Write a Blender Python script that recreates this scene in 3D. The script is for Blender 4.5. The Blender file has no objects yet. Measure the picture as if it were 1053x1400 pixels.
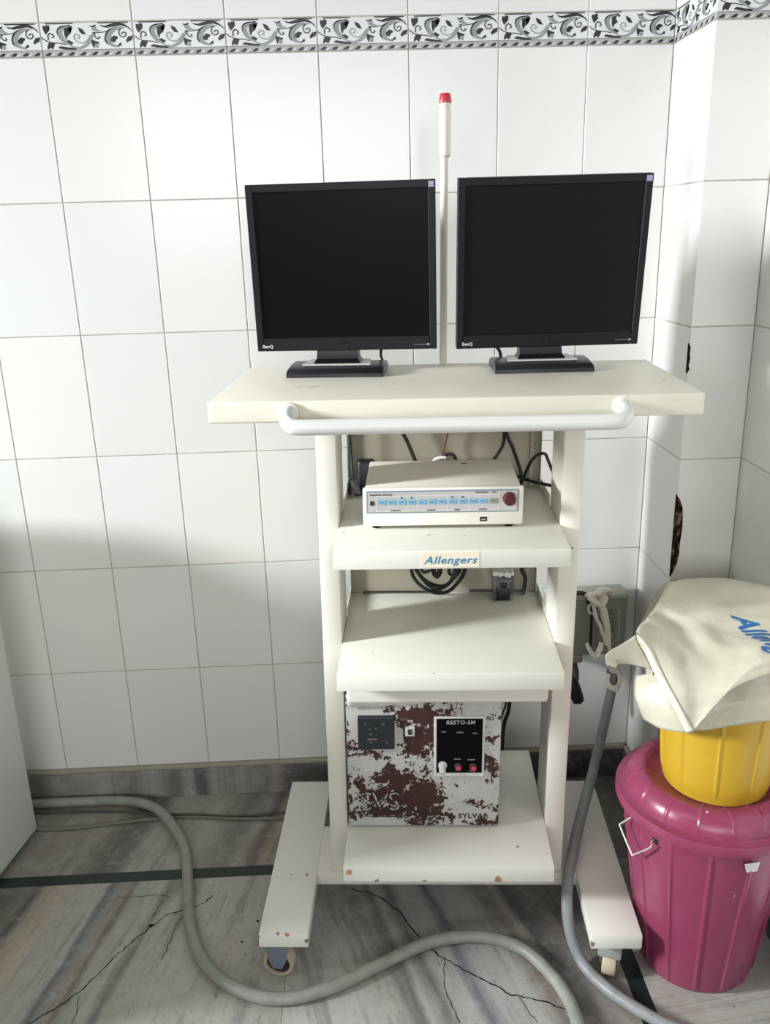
import bpy, bmesh, math, random
from mathutils import Vector, Matrix
from mathutils.bvhtree import BVHTree
from mathutils import noise as mnoise
random.seed(7)
S = bpy.context.scene
C = S.collection
PI = math.pi

# ------------------------------------------------------------------ camera
F_PX = 1180.75
YAW, PITCH, ROLL = 0.0315, -0.3140, -0.0283
cyw, syw, cp, sp = math.cos(YAW), math.sin(YAW), math.cos(PITCH), math.sin(PITCH)
fw = Vector((syw*cp, cyw*cp, sp)); rt = Vector((cyw, -syw, 0)); up = rt.cross(fw)
c_, s_ = math.cos(ROLL), math.sin(ROLL)
rt2 = c_*rt + s_*up; up2 = -s_*rt + c_*up
cam = bpy.data.cameras.new('camera'); co = bpy.data.objects.new('camera', cam); C.objects.link(co)
m = Matrix((rt2, up2, -fw)).transposed().to_4x4(); m.translation = Vector((0.6517, -2.1302, 1.5182))
co.matrix_world = m
cam.sensor_fit = 'VERTICAL'; cam.sensor_height = 24.0; cam.lens = F_PX*24.0/1400
cam.clip_start = 0.02
S.camera = co

# ------------------------------------------------------------------ light
S.view_settings.view_transform = 'Standard'; S.view_settings.look = 'None'
S.view_settings.gamma = 1; S.view_settings.use_curve_mapping = False
S.view_settings.exposure = 0.0
w = bpy.data.worlds.new('daylight'); S.world = w; w.use_nodes = True
w.node_tree.nodes['Background'].inputs[0].default_value = (0.80, 0.90, 1.0, 1)
w.node_tree.nodes['Background'].inputs[1].default_value = 0.6

def area(name, loc, target, sx, sy, power, col, spread=180):
    l = bpy.data.lights.new(name, 'AREA'); l.shape = 'RECTANGLE'; l.size = sx; l.size_y = sy
    l.energy = power; l.color = col; l.spread = math.radians(spread)
    o = bpy.data.objects.new(name, l); C.objects.link(o); o.location = loc
    o.rotation_euler = (Vector(target)-Vector(loc)).to_track_quat('-Z', 'Y').to_euler()
    return o
YF_ = -5.2
# daylight standing in the two real window openings (left wall, wall behind the camera)
area('window_daylight_left', (-3.80, -1.50, 2.36), (0.8, -0.55, 0.95), 0.54, 0.84, 43, (0.92, 0.96, 1.0), 55)
area('window_daylight_front', (0.2, YF_-.03, 2.1), (0.2, 0.0, 2.1), 2.5, 1.2, 74, (0.97, 0.98, 1.0))
area('overhead_fill', (-0.6, -1.9, 2.84), (-0.6, -1.9, 0), 1.2, 0.2, 10, (1.0, 0.98, 0.94))  # added overhead fill, no such lamp in view

# ------------------------------------------------------------------ materials
def L(c): return tuple(((x/12.92) if x <= 0.04045 else ((x+0.055)/1.055)**2.4) for x in c)
def rgb(h):  return L((int(h[0:2], 16)/255, int(h[2:4], 16)/255, int(h[4:6], 16)/255))
class NT:
    def __init__(s, name):
        s.m = bpy.data.materials.new(name); s.m.use_nodes = True
        s.t = s.m.node_tree; s.b = s.t.nodes['Principled BSDF']
    def n(s, typ, **k):
        x = s.t.nodes.new(typ)
        for a, v in k.items():
            if isinstance(a, str) and a.startswith('i_'):
                key = a[2:]; key = int(key) if key.isdigit() else key.replace('_', ' ')
                x.inputs[key].default_value = v
            else: setattr(x, a, v)
        return x
    def l(s, a, b): s.t.links.new(a, b)
    def math(s, op, a, b=None, clamp=False):
        x = s.n('ShaderNodeMath', operation=op); x.use_clamp = clamp
        for i, v in enumerate((a, b)):
            if v is None: continue
            if isinstance(v, (int, float)): x.inputs[i].default_value = v
            else: s.l(v, x.inputs[i])
        return x.outputs[0]
    def mix(s, fac, a, b):
        x = s.n('ShaderNodeMix', data_type='RGBA')
        for sock, v in ((x.inputs[0], fac), (x.inputs[6], a), (x.inputs[7], b)):
            if isinstance(v, (int, float)): sock.default_value = v
            elif isinstance(v, tuple): sock.default_value = (*v[:3], 1)
            else: s.l(v, sock)
        return x.outputs[2]
    def ramp(s, fac, stops, interp='LINEAR'):
        x = s.n('ShaderNodeValToRGB'); cr = x.color_ramp; cr.interpolation = interp
        while len(cr.elements) < len(stops): cr.elements.new(0.5)
        for e, (p, c) in zip(cr.elements, stops):
            e.position = p; e.color = (*c[:3], 1) if not isinstance(c, (int, float)) else (c, c, c, 1)
        s.l(fac, x.inputs[0]); return x.outputs[0]
    def noise(s, vec, scale, detail=3, rough=0.5, dist=0.0):
        x = s.n('ShaderNodeTexNoise'); x.inputs['Scale'].default_value = scale
        x.inputs['Detail'].default_value = detail; x.inputs['Roughness'].default_value = rough
        x.inputs['Distortion'].default_value = dist
        if vec is not None: s.l(vec, x.inputs['Vector'])
        return x.outputs['Fac']
    def obj(s): return s.n('ShaderNodeTexCoord').outputs['Object']
    def geo(s): return s.n('ShaderNodeNewGeometry').outputs['Position']
    def map(s, vec, loc=(0, 0, 0), rot=(0, 0, 0), scale=(1, 1, 1)):
        x = s.n('ShaderNodeMapping'); x.inputs[1].default_value = loc; x.inputs[2].default_value = rot
        x.inputs[3].default_value = scale; s.l(vec, x.inputs[0]); return x.outputs[0]
    def col(s, v):
        if isinstance(v, tuple): s.b.inputs['Base Color'].default_value = (*v[:3], 1)
        else: s.l(v, s.b.inputs['Base Color'])
    def set(s, rough=0.5, metal=0.0, spec=0.5, coat=0.0, trans=0.0):
        s.b.inputs['Roughness'].default_value = rough; s.b.inputs['Metallic'].default_value = metal
        s.b.inputs['Specular IOR Level'].default_value = spec; s.b.inputs['Coat Weight'].default_value = coat
        s.b.inputs['Transmission Weight'].default_value = trans; return s
    def bump(s, h, strength=0.3, dist=0.002):
        x = s.n('ShaderNodeBump'); x.inputs['Strength'].default_value = strength
        x.inputs['Distance'].default_value = dist; s.l(h, x.inputs['Height']); s.l(x.outputs[0], s.b.inputs['Normal'])

def plain(name, hexc, rough=0.5, metal=0.0, spec=0.5, var=0.06, scale=40, coat=0.0, trans=0.0):
    t = NT(name); c = rgb(hexc)
    f = t.noise(t.obj(), scale, 4, 0.6)
    t.col(t.mix(t.math('MULTIPLY', f, 1.0, True), tuple(x*(1-var) for x in c), tuple(min(1, x*(1+var)) for x in c)))
    t.set(rough, metal, spec, coat, trans); return t.m

def speckmask(t, vec, scale, thr, soft=0.02):
    return t.math('DIVIDE', t.math('SUBTRACT', t.noise(vec, scale, 2, 0.5), thr), soft, True)

def mk_tile():
    t = NT('glazed_white_tile')
    r = t.n('ShaderNodeObjectInfo').outputs['Random']
    base = t.ramp(r, [(0, rgb('e3e4df')), (0.5, rgb('e8e8e4')), (1, rgb('e9e7e1'))])
    v = t.geo()
    n = t.noise(v, 3, 3, 0.5)
    base = t.mix(t.math('MULTIPLY', n, 0.10), base, rgb('d8d2c8'))
    sp = speckmask(t, t.map(v, scale=(1, 1, .6)), 26, 0.80, 0.02)
    base = t.mix(t.math('MULTIPLY', sp, 0.35), base, rgb('8d8a80'))
    t.col(base); t.set(0.22, 0, 0.5)
    t.bump(t.noise(v, 9, 2, 0.4), 0.10, 0.002)
    return t.m
M_TILE = mk_tile()
def mk_grout():
    t = NT('grey_cement_grout'); v = t.geo()
    n = t.noise(v, 22, 4, 0.7)
    t.col(t.ramp(n, [(0.3, rgb('a3a095')), (0.6, rgb('bab7ac')), (0.75, rgb('958d7d'))])); t.set(0.9, 0, 0.2); return t.m
M_GROUT = mk_grout()
M_PLASTER = plain('darkened_wall_paint', '4d4a43', 0.85, spec=0.2, var=0.03, scale=6)  # unseen walls made dark to hold down bounced light
M_CEIL = plain('darkened_ceiling_paint', '7a7872', 0.9, spec=0.2, var=0.02, scale=6)  # unseen ceiling darkened so less light bounces back
M_BLACKPRINT = plain('black_ceramic_print', '15171a', 0.35)
M_GREYPRINT = plain('grey_ceramic_print', '8d9194', 0.35)
M_ROPE = plain('pale_grey_ceramic_print', 'a9aaa6', 0.35)
M_BORDER = plain('border_tile_glaze', 'dfe1e0', 0.2, var=0.03, scale=8)

def mk_paint(name, hexc='e6e2d4', rust=(), dirt=0.5, rough=0.42, radial=None):
    t = NT(name); v = t.obj(); c = rgb(hexc)
    n = t.noise(v, 5, 4, 0.6)
    col = t.mix(t.math('MULTIPLY', n, 0.22*dirt), c, rgb('b8ad92'))
    st = t.noise(t.map(v, scale=(2, 9, 14)), 4, 4, 0.7)
    sm = t.math('MULTIPLY', t.math('SUBTRACT', st, 0.56), 3.0, True)
    col = t.mix(t.math('MULTIPLY', sm, 0.25*dirt), col, rgb('9a9078'))
    sp = speckmask(t, v, 42, 0.765, 0.012)
    col = t.mix(t.math('MULTIPLY', sp, 0.75), col, rgb('5a4636'))
    sp2 = speckmask(t, v, 110, 0.78, 0.01)
    col = t.mix(t.math('MULTIPLY', sp2, 0.6), col, rgb('6b5c48'))
    for (x, y, z, r, hx) in rust:
        d = t.n('ShaderNodeVectorMath', operation='DISTANCE'); t.l(v, d.inputs[0]); d.inputs[1].default_value = (x, y, z)
        dd = t.math('ADD', d.outputs['Value'], t.math('MULTIPLY', t.math('SUBTRACT', t.noise(v, 130, 3, 0.7), 0.5), r*2.6))
        k = t.math('DIVIDE', t.math('SUBTRACT', r, dd), r*0.35, True)
        col = t.mix(t.math('MULTIPLY', k, 0.85), col, rgb(hx))
    t.col(col); t.set(rough, 0, 0.45)
    t.bump(t.noise(v, 300, 2, 0.5), 0.05, 0.001)
    return t.m

def mk_marble(name, angle, ref, stops, seed, dark=.88):
    """streaked marble: colour bands laid along a vein direction (angle from +y)"""
    t = NT(name); v = t.geo()
    r = t.map(v, loc=(0, 0, 0), rot=(0, 0, 0))
    sx = t.n('ShaderNodeSeparateXYZ'); t.l(r, sx.inputs[0])
    tn = math.tan(angle)
    u = t.math('SUBTRACT', sx.outputs[0], t.math('MULTIPLY', t.math('SUBTRACT', sx.outputs[1], ref), tn))
    cb = t.n('ShaderNodeCombineXYZ'); t.l(t.math('MULTIPLY', u, 1.0), cb.inputs[0]); t.l(t.math('MULTIPLY', sx.outputs[1], 0.22), cb.inputs[1])
    cb.inputs[2].default_value = seed
    wob = t.noise(cb.outputs[0], 9, 5, 0.62)
    uw = t.math('ADD', u, t.math('MULTIPLY', t.math('SUBTRACT', wob, 0.5), 0.05))
    lo, hi = stops[0][0], stops[-1][0]
    nf = t.math('DIVIDE', t.math('SUBTRACT', uw, lo), hi-lo, True)
    base = t.ramp(nf, [((p-lo)/(hi-lo), tuple(dark*q for q in rgb(h))) for p, h in stops])
    cb2 = t.n('ShaderNodeCombineXYZ'); t.l(uw, cb2.inputs[0]); t.l(t.math('MULTIPLY', sx.outputs[1], 0.09), cb2.inputs[1]); cb2.inputs[2].default_value = seed
    fine = t.noise(cb2.outputs[0], 60, 5, 0.65)
    k = t.math('MULTIPLY', t.math('SUBTRACT', fine, 0.52), 4.0, True)
    base = t.mix(t.math('MULTIPLY', k, 0.55), base, rgb('3f3a36'))
    fine2 = t.noise(cb2.outputs[0], 17, 4, 0.6)
    k2 = t.math('MULTIPLY', t.math('SUBTRACT', fine2, 0.56), 9.0, True)
    base = t.mix(t.math('MULTIPLY', k2, 0.5), base, rgb('4a4849'))
    k3 = t.math('MULTIPLY', t.math('SUBTRACT', 0.42, fine2), 5.0, True)
    base = t.mix(t.math('MULTIPLY', k3, 0.4), base, rgb('aaa89f'))
    bl = t.noise(t.map(v, loc=(seed, 3, 0)), 14, 6, 0.72)
    k4 = t.math('MULTIPLY', t.math('SUBTRACT', bl, 0.5), 2.6, True)
    base = t.mix(t.math('MULTIPLY', k4, 0.4), base, rgb('6d6858'))
    sp = speckmask(t, t.map(v, loc=(seed, 0, 0), scale=(1, .45, 1)), 55, 0.74, 0.02)
    base = t.mix(t.math('MULTIPLY', sp, 0.6), base, rgb('4a3b34'))
    cl = t.math('MULTIPLY', t.math('SUBTRACT', t.noise(v, 2.2, 3, 0.5), 0.5), 2.2, True)
    base = t.mix(t.math('MULTIPLY', cl, 0.4), base, rgb('565145'))
    cb3 = t.n('ShaderNodeCombineXYZ'); t.l(t.math('ADD', u, t.math('MULTIPLY', wob, .012)), cb3.inputs[0]); t.l(t.math('MULTIPLY', sx.outputs[1], 0.28), cb3.inputs[1]); cb3.inputs[2].default_value = seed+2
    hair = t.noise(cb3.outputs[0], 95, 6, 0.75)
    k5 = t.math('MULTIPLY', t.math('SUBTRACT', hair, 0.57), 9.0, True)
    base = t.mix(t.math('MULTIPLY', k5, 0.5), base, rgb('3b3532'))
    k6 = t.math('MULTIPLY', t.math('SUBTRACT', 0.40, hair), 9.0, True)
    base = t.mix(t.math('MULTIPLY', k6, 0.4), base, rgb('b9b6ac'))
    gr = t.noise(v, 70, 8, 0.8)
    k7 = t.math('MULTIPLY', t.math('SUBTRACT', gr, 0.52), 5.0, True)
    base = t.mix(t.math('MULTIPLY', k7, 0.36), base, rgb('4f4a42'))
    mo = t.noise(v, 24, 8, 0.75)
    k8 = t.math('MULTIPLY', t.math('SUBTRACT', mo, 0.50), 6.0, True)
    base = t.mix(t.math('MULTIPLY', k8, 0.30), base, rgb('c2c3bf'))
    base = t.mix(0.14, base, rgb('a3a5a5'))
    t.col(base); t.set(0.42, 0, 0.35)
    t.bump(bl, 0.05, 0.001)
    return t.m

# ------------------------------------------------------------------ mesh helpers
LOC = {}
def wloc(o):
    return LOC.get(o.name, Vector((0, 0, 0)))
def finish(name, bm, mats, parent=None, smooth=False, base=None):
    """bm in world coordinates -> one mesh object; origin at base of bounds, or the parent's origin for a part"""
    bmesh.ops.recalc_face_normals(bm, faces=bm.faces[:])
    if parent is not None: org = wloc(parent)
    elif base is not None: org = Vector(base)
    else:
        xs = [v.co.x for v in bm.verts]; ys = [v.co.y for v in bm.verts]; zs = [v.co.z for v in bm.verts]
        org = Vector(((min(xs)+max(xs))/2, (min(ys)+max(ys))/2, min(zs)))
    for v in bm.verts: v.co -= org
    me = bpy.data.meshes.new(name); bm.to_mesh(me); bm.free()
    if not isinstance(mats, (list, tuple)): mats = [mats]
    for mm in mats: me.materials.append(mm)
    if smooth:
        for p in me.polygons: p.use_smooth = True
        try: me.set_sharp_from_angle(angle=math.radians(35))
        except Exception: pass
    o = bpy.data.objects.new(name, me); C.objects.link(o)
    if parent is not None: o.parent = parent; LOC[o.name] = org
    else: o.location = org; LOC[o.name] = org
    return o
def thing(name, label, cat, base, group=None):
    o = bpy.data.objects.new(name, None); C.objects.link(o); o.location = base; o.empty_display_size = 0.05
    LOC[o.name] = Vector(base); o['label'] = label; o['category'] = cat
    if group: o['group'] = group
    return o
def tag(o, label, cat, group=None):
    o['label'] = label; o['category'] = cat
    if group: o['group'] = group
    return o
def struct(o): o['kind'] = 'structure'; return o

def add_box(bm, x0, x1, y0, y1, z0, z1, bev=0.0, seg=2, M=None, mat=0):
    t = bmesh.new()
    bmesh.ops.create_cube(t, size=1.0)
    for v in t.verts:
        v.co = Vector((x0 + (v.co.x+.5)*(x1-x0), y0 + (v.co.y+.5)*(y1-y0), z0 + (v.co.z+.5)*(z1-z0)))
    if bev > 0:
        bmesh.ops.bevel(t, geom=t.edges[:], offset=min(bev, .49*min(abs(x1-x0), abs(y1-y0), abs(z1-z0))), segments=seg, affect='EDGES', profile=0.5)
    join(bm, t, M, mat)
def join(bm, t, M=None, mat=0):
    if M is not None: bmesh.ops.transform(t, matrix=M, verts=t.verts[:])
    mp = {}
    for v in t.verts: mp[v] = bm.verts.new(v.co)
    for f in t.faces:
        try:
            nf = bm.faces.new([mp[v] for v in f.verts]); nf.material_index = mat if mat is not None else f.material_index; nf.smooth = f.smooth
        except ValueError: pass
    t.free()
def catmull(pts, n=8):
    pts = [Vector(p) for p in pts]
    if len(pts) < 3: return pts
    P = [2*pts[0]-pts[1]] + pts + [2*pts[-1]-pts[-2]]
    out = []
    for i in range(1, len(P)-2):
        a, b, c, d = P[i-1], P[i], P[i+1], P[i+2]
        for k in range(n):
            s = k/n
            out.append(0.5*((2*b)+(c-a)*s+(2*a-5*b+4*c-d)*s*s+(3*b-a-3*c+d)*s**3))
    out.append(pts[-1]); return out
def add_tube(bm, pts, r, seg=10, smooth_n=8, mat=0, closed=False, flat=1.0):
    pts = catmull(pts, smooth_n) if smooth_n else [Vector(p) for p in pts]
    rings = []
    nrm = None
    for i, p in enumerate(pts):
        a = pts[max(0, i-1)] if not closed else pts[i-1]
        b = pts[min(len(pts)-1, i+1)] if not closed else pts[(i+1) % len(pts)]
        t = (b-a)
        if t.length < 1e-9: t = Vector((0, 0, 1))
        t.normalize()
        if nrm is None:
            nrm = t.orthogonal().normalized() if abs(t.z) > .9 else Vector((0, 0, 1)) - t*t.z
            nrm.normalize()
        nrm = (nrm - t*nrm.dot(t)); nrm.normalize()
        bn = t.cross(nrm)
        rr = r(i/(len(pts)-1)) if callable(r) else r
        rings.append([bm.verts.new(p + rr*(math.cos(2*PI*k/seg)*nrm*flat + math.sin(2*PI*k/seg)*bn)) for k in range(seg)])
    m = len(rings)
    for i in range(m if closed else m-1):
        A, B = rings[i], rings[(i+1) % m]
        for k in range(seg):
            f = bm.faces.new((A[k], A[(k+1) % seg], B[(k+1) % seg], B[k])); f.material_index = mat; f.smooth = True
    if not closed:
        for R_ in (rings[0][::-1], rings[-1]):
            f = bm.faces.new(R_); f.material_index = mat
def add_lathe(bm, prof, cx, cy, seg=64, mat=0, M=None, rib=None):
    """profile [(r,z)] turned about z; closed at ends with r==0"""
    t = bmesh.new(); rings = []
    for (r, z) in prof:
        if r < 1e-6: rings.append([t.verts.new((cx, cy, z))])
        else:
            ring = []
            for k in range(seg):
                a = 2*PI*k/seg; rr = r + (rib(a, r, z) if rib else 0)
                ring.append(t.verts.new((cx+rr*math.cos(a), cy+rr*math.sin(a), z)))
            rings.append(ring)
    for A, B in zip(rings, rings[1:]):
        for k in range(seg):
            if len(A) == 1 and len(B) == 1: continue
            if len(A) == 1: f = t.faces.new((A[0], B[k], B[(k+1) % seg]))
            elif len(B) == 1: f = t.faces.new((A[k], A[(k+1) % seg], B[0]))
            else: f = t.faces.new((A[k], A[(k+1) % seg], B[(k+1) % seg], B[k]))
            f.smooth = True
    join(bm, t, M, mat)
def add_cyl(bm, p0, p1, r, seg=24, mat=0, r1=None, bev=0.0):
    p0 = Vector(p0); p1 = Vector(p1); d = p1-p0; h = d.length
    r1 = r if r1 is None else r1
    prof = [(0, 0), (max(r-bev, 1e-5), 0), (r, bev), (r1, h-bev), (max(r1-bev, 1e-5), h), (0, h)] if bev else [(0, 0), (r, 0), (r1, h), (0, h)]
    M = Matrix.Translation(p0) @ Vector((0, 0, 1)).rotation_difference(d.normalized()).to_matrix().to_4x4()
    add_lathe(bm, prof, 0, 0, seg, mat, M)
def text_mesh(body, size, extrude=0.0005, shear=0.0, offset=0.0, space=1.0, align='CENTER', outline=0):
    cu = bpy.data.curves.new('lettering', 'FONT'); cu.body = body; cu.size = size; cu.extrude = extrude
    cu.shear = shear; cu.offset = offset; cu.space_character = space; cu.align_x = align; cu.align_y = 'CENTER'; cu.resolution_u = 3
    if outline: cu.fill_mode = 'NONE'; cu.extrude = 0; cu.bevel_depth = outline; cu.bevel_resolution = 0
    o = bpy.data.objects.new('lettering_tmp', cu); C.objects.link(o)
    dg = bpy.context.evaluated_depsgraph_get(); dg.update()
    me = bpy.data.meshes.new_from_object(o.evaluated_get(dg))
    t = bmesh.new(); t.from_mesh(me)
    bpy.data.objects.remove(o); bpy.data.curves.remove(cu); bpy.data.meshes.remove(me)
    return t
STAND = Matrix(((1, 0, 0, 0), (0, 0, -1, 0), (0, 1, 0, 0), (0, 0, 0, 1)))   # xy-plane text -> stands in xz, faces -y

# ------------------------------------------------------------------ cart frame (slightly turned and racked)
CX, CY, CYAW, RX, RY = 0.8280, -0.35, -0.0729, 0.0130, 0.0154
cc, cs = math.cos(CYAW), math.sin(CYAW)
def cw(x, y, z):
    x = x+RX*z; y = y+RY*z
    return Vector((CX+cc*x-cs*y, CY+cs*x+cc*y, z))
def cart(bm, dyaw=0.0):
    if dyaw:
        bmesh.ops.rotate(bm, cent=(0, 0, 0), matrix=Matrix.Rotation(dyaw, 3, 'Z'), verts=bm.verts[:])
    for v in bm.verts: v.co = cw(*v.co)
    return bm
def cpts(L_): return [cw(*p) for p in L_]

# ================================================================== SETTING
BX0, XC, XR, PY = -3.9, 1.3943, 1.5372, -0.2295       # left wall, inner corner, right wall face, column front
YF, ZC = YF_, 2.868
G = 0.0012
def tile_mesh(w_, h_, bev=0.0009):
    t = bmesh.new()
    add_box(t, G, w_-G, 0, 0.006, G, h_-G)
    ed = [e for e in t.edges if all(abs(v.co.y) < 1e-6 for v in e.verts)]
    bmesh.ops.bevel(t, geom=ed, offset=bev, segments=1, affect='EDGES')
    me = bpy.data.meshes.new('tile'); t.to_mesh(me); t.free(); me.materials.append(M_TILE); return me
_tc = {}
def tile(parent, w_, h_, org, rot=0.0):
    k = (round(w_, 4), round(h_, 4))
    if k not in _tc: _tc[k] = tile_mesh(*k)
    o = bpy.data.objects.new('tile', _tc[k]); C.objects.link(o); o.parent = parent
    o.location = Vector(org)-wloc(parent); o.rotation_euler = (0, 0, rot)
    return o

ORN = [ # dark shapes traced from the printed border, unit = zoomed px in a 940 x 350 field
 ('d', [(55,225),(75,235),(90,222),(118,225),(110,250),(120,268),(100,292),(75,318),(60,290),(50,256)]),
 ('d', [(100,395),(160,400),(150,430),(130,472),(105,455),(75,475),(78,432)]),
 ('d', [(262,240),(320,222),(352,248),(338,262),(315,248),(302,275),(325,312),(290,340),(277,380),(262,330)]),
 ('d', [(268,392),(300,378),(345,405),(325,425),(285,420)]),
 ('d', [(405,250),(450,270),(482,325),(440,320),(415,290)]),
 ('d', [(180,460),(210,438),(300,455),(385,462),(360,478),(250,474)]),
 ('g', [(535,250),(560,262),(588,248),(600,275),(640,295),(590,302),(550,285)]),
 ('d', [(520,228),(545,240),(590,225),(585,245),(560,256),(535,248)]),
 ('d', [(525,372),(560,390),(605,405),(598,425),(565,418),(548,470),(530,430)]),
 ('g', [(568,422),(597,428),(590,468),(560,458)]),
 ('d', [(620,228),(680,240),(740,222),(800,210),(870,220),(925,262),(962,308),(905,262),(840,240),(790,246),(700,262),(650,250)]),
 ('d', [(700,290),(672,345),(666,395),(690,425),(684,360),(705,312)]),
 ('d', [(740,442),(790,460),(832,440),(826,416),(806,424),(798,444)]),
 ('d', [(725,372),(760,340),(800,352),(798,372),(776,378),(762,412),(730,402)]),
 ('d', [(880,390),(905,355),(958,343),(940,390),(912,402),(885,418)]),
 ('d', [(80,203),(360,203),(360,215),(80,215)]), ('d', [(610,203),(915,203),(915,215),(610,215)]),
]
STROKES = [
 ('g', -34, [(330,238),(250,250),(215,300),(225,350),(262,400),(330,440)]),
 ('d', -10, [(345,236),(262,236),(205,262),(192,305),(206,352)]),
 ('g', -36, [(880,262),(790,268),(725,310),(700,370),(725,430),(800,462)]),
 ('d', -12, [(780,252),(710,290),(676,345),(672,400),(700,440)]),
 ('g', -20, [(300,438),(400,462),(490,418),(540,340),(560,300)]),
 ('d', 9, [(95,375),(95,330),(115,308),(140,318),(150,340),(132,352)]),
 ('d', 7, [(-5,320),(60,375),(120,400),(200,408),(262,425)]),
 ('g', 8, [(525,332),(482,390),(430,412),(372,388),(356,345),(380,320),(408,335),(405,362),(386,362)]),
 ('d', 8, [(570,302),(566,340),(588,370),(615,360),(603,345)]),
 ('d', 6, [(545,308),(600,310),(680,300),(730,285)]),
 ('d', 8, [(840,268),(815,300),(822,340),(852,358),(882,340),(878,312),(850,312),(846,330)]),
 ('d', 4, [(962,308),(1000,345)]),
]
def ornament_mesh(w_, h_=0.067, crop=None):
    t = bmesh.new()
    sx, sz = w_/940.0, 1/4700.0
    def P(x, y): return ((x-20)*sx, (550-y)*sz*0.0) if False else ((x-20)*sx, h_ - (y-197)*h_/353.0)
    def poly(pts, y, mi):
        vs = [t.verts.new((max(G, min(w_-G, x)), y, z)) for x, z in pts]
        try: f = t.faces.new(vs); f.material_index = mi
        except ValueError: pass
    for i, (k, pts) in enumerate(ORN):
        poly([P(*p) for p in pts], -0.0003-0.00001*i, 0 if k == 'd' else 1)
    for k, wd, pts in STROKES:
        q = catmull([Vector((*P(*p), 0)) for p in pts], 5)
        Lf, Rt = [], []
        for i, p in enumerate(q):
            d = (q[min(i+1, len(q)-1)]-q[max(i-1, 0)]).normalized(); nn = Vector((-d.y, d.x, 0))*(wd if wd > 0 else -wd*(.08+math.sin(PI*i/(len(q)-1))**.8))*sx*0.6
            Lf.append(p+nn); Rt.append(p-nn)
        for i in range(len(q)-1):
            poly([(a.x, a.y) for a in (Lf[i], Lf[i+1], Rt[i+1], Rt[i])], -0.0006, 0 if k == 'd' else 1)
    # rope strip
    a = P(20, 482); b = P(960, 550)
    poly([(G, b[1]+.001), (w_-G, b[1]+.001), (w_-G, a[1]), (G, a[1])], -0.0003, 2)
    poly([(G, a[1]), (w_-G, a[1]), (w_-G, a[1]+.0008), (G, a[1]+.0008)], -0.0006, 0)
    n = 8
    for i in range(n):
        x = 40+i*118
        poly([P(x, 535), P(x+40, 505), P(x+70, 500), P(x+60, 530), P(x+30, 540)], -0.0006, 0)
        poly([P(x+62, 540), P(x+100, 508), P(x+108, 516), P(x+78, 542)], -0.0007, 3)
    if crop:
        bmesh.ops.bisect_plane(t, geom=t.verts[:]+t.edges[:]+t.faces[:], plane_co=(crop-G, 0, 0), plane_no=(1, 0, 0), clear_outer=True)
    bmesh.ops.triangulate(t, faces=t.faces[:])
    for f in t.faces:
        if f.normal.y > 0: f.normal_flip()
    me = bpy.data.meshes.new('ornament'); t.to_mesh(me); t.free()
    for mm in (M_BLACKPRINT, M_GREYPRINT, M_ROPE, M_BORDER): me.materials.append(mm)
    return me
_oc = {}
BH = 0.067
def border(parent, w_, org, rot=0.0, scaled=False):
    k = ('b', round(w_, 4))
    if k not in _tc:
        _tc[k] = tile_mesh(w_, BH); _tc[k].materials.clear(); _tc[k].materials.append(M_BORDER)
        _oc[k] = ornament_mesh(w_) if (scaled or abs(w_-.2) < 1e-4) else ornament_mesh(.2, crop=w_)
    o = bpy.data.objects.new('border_tile', _tc[k]); C.objects.link(o); o.parent = parent
    o.location = Vector(org)-wloc(parent); o.rotation_euler = (0, 0, rot)
    n = bpy.data.objects.new('ornament', _oc[k]); C.objects.link(n); n.parent = o
ZR = [0.1+0.3*i for i in range(6)]
ZB = 1.9
ZU = [ZB+BH+0.3*i for i in range(3)]

bm = bmesh.new(); add_box(bm, BX0-.1, XC+.02, 0.0015, 0.12, 0, ZC)
wall_back = struct(finish('wall_back', bm, M_GROUT))
bm = bmesh.new(); add_box(bm, BX0, -1.6, -.003, .0014, 0, ZC); finish('dark_wall_field', bm, M_PLASTER, wall_back)  # unseen stretch left untiled and dark to absorb bounce light
x = -3.8; cols = [(-1.6+.2*i, .2) for i in range(14)] + [(1.2, XC-1.2)]
for x, w_ in cols:
    for z in ZR+ZU: tile(wall_back, w_, 0.3, (x, 0, z))
    border(wall_back, w_, (x, 0, ZB))
# boxed column in the corner
bm = bmesh.new(); add_box(bm, XC+.0015, XR+.02, PY+.0015, .12, 0, ZC)
wall_corner = struct(finish('wall_corner', bm, M_GROUT))
dpt = -PY
for z in ZR+ZU:
    tile(wall_corner, dpt, .3, (XC, 0, z), -PI/2)
border(wall_corner, dpt, (XC, 0, ZB), -PI/2, True)
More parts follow.
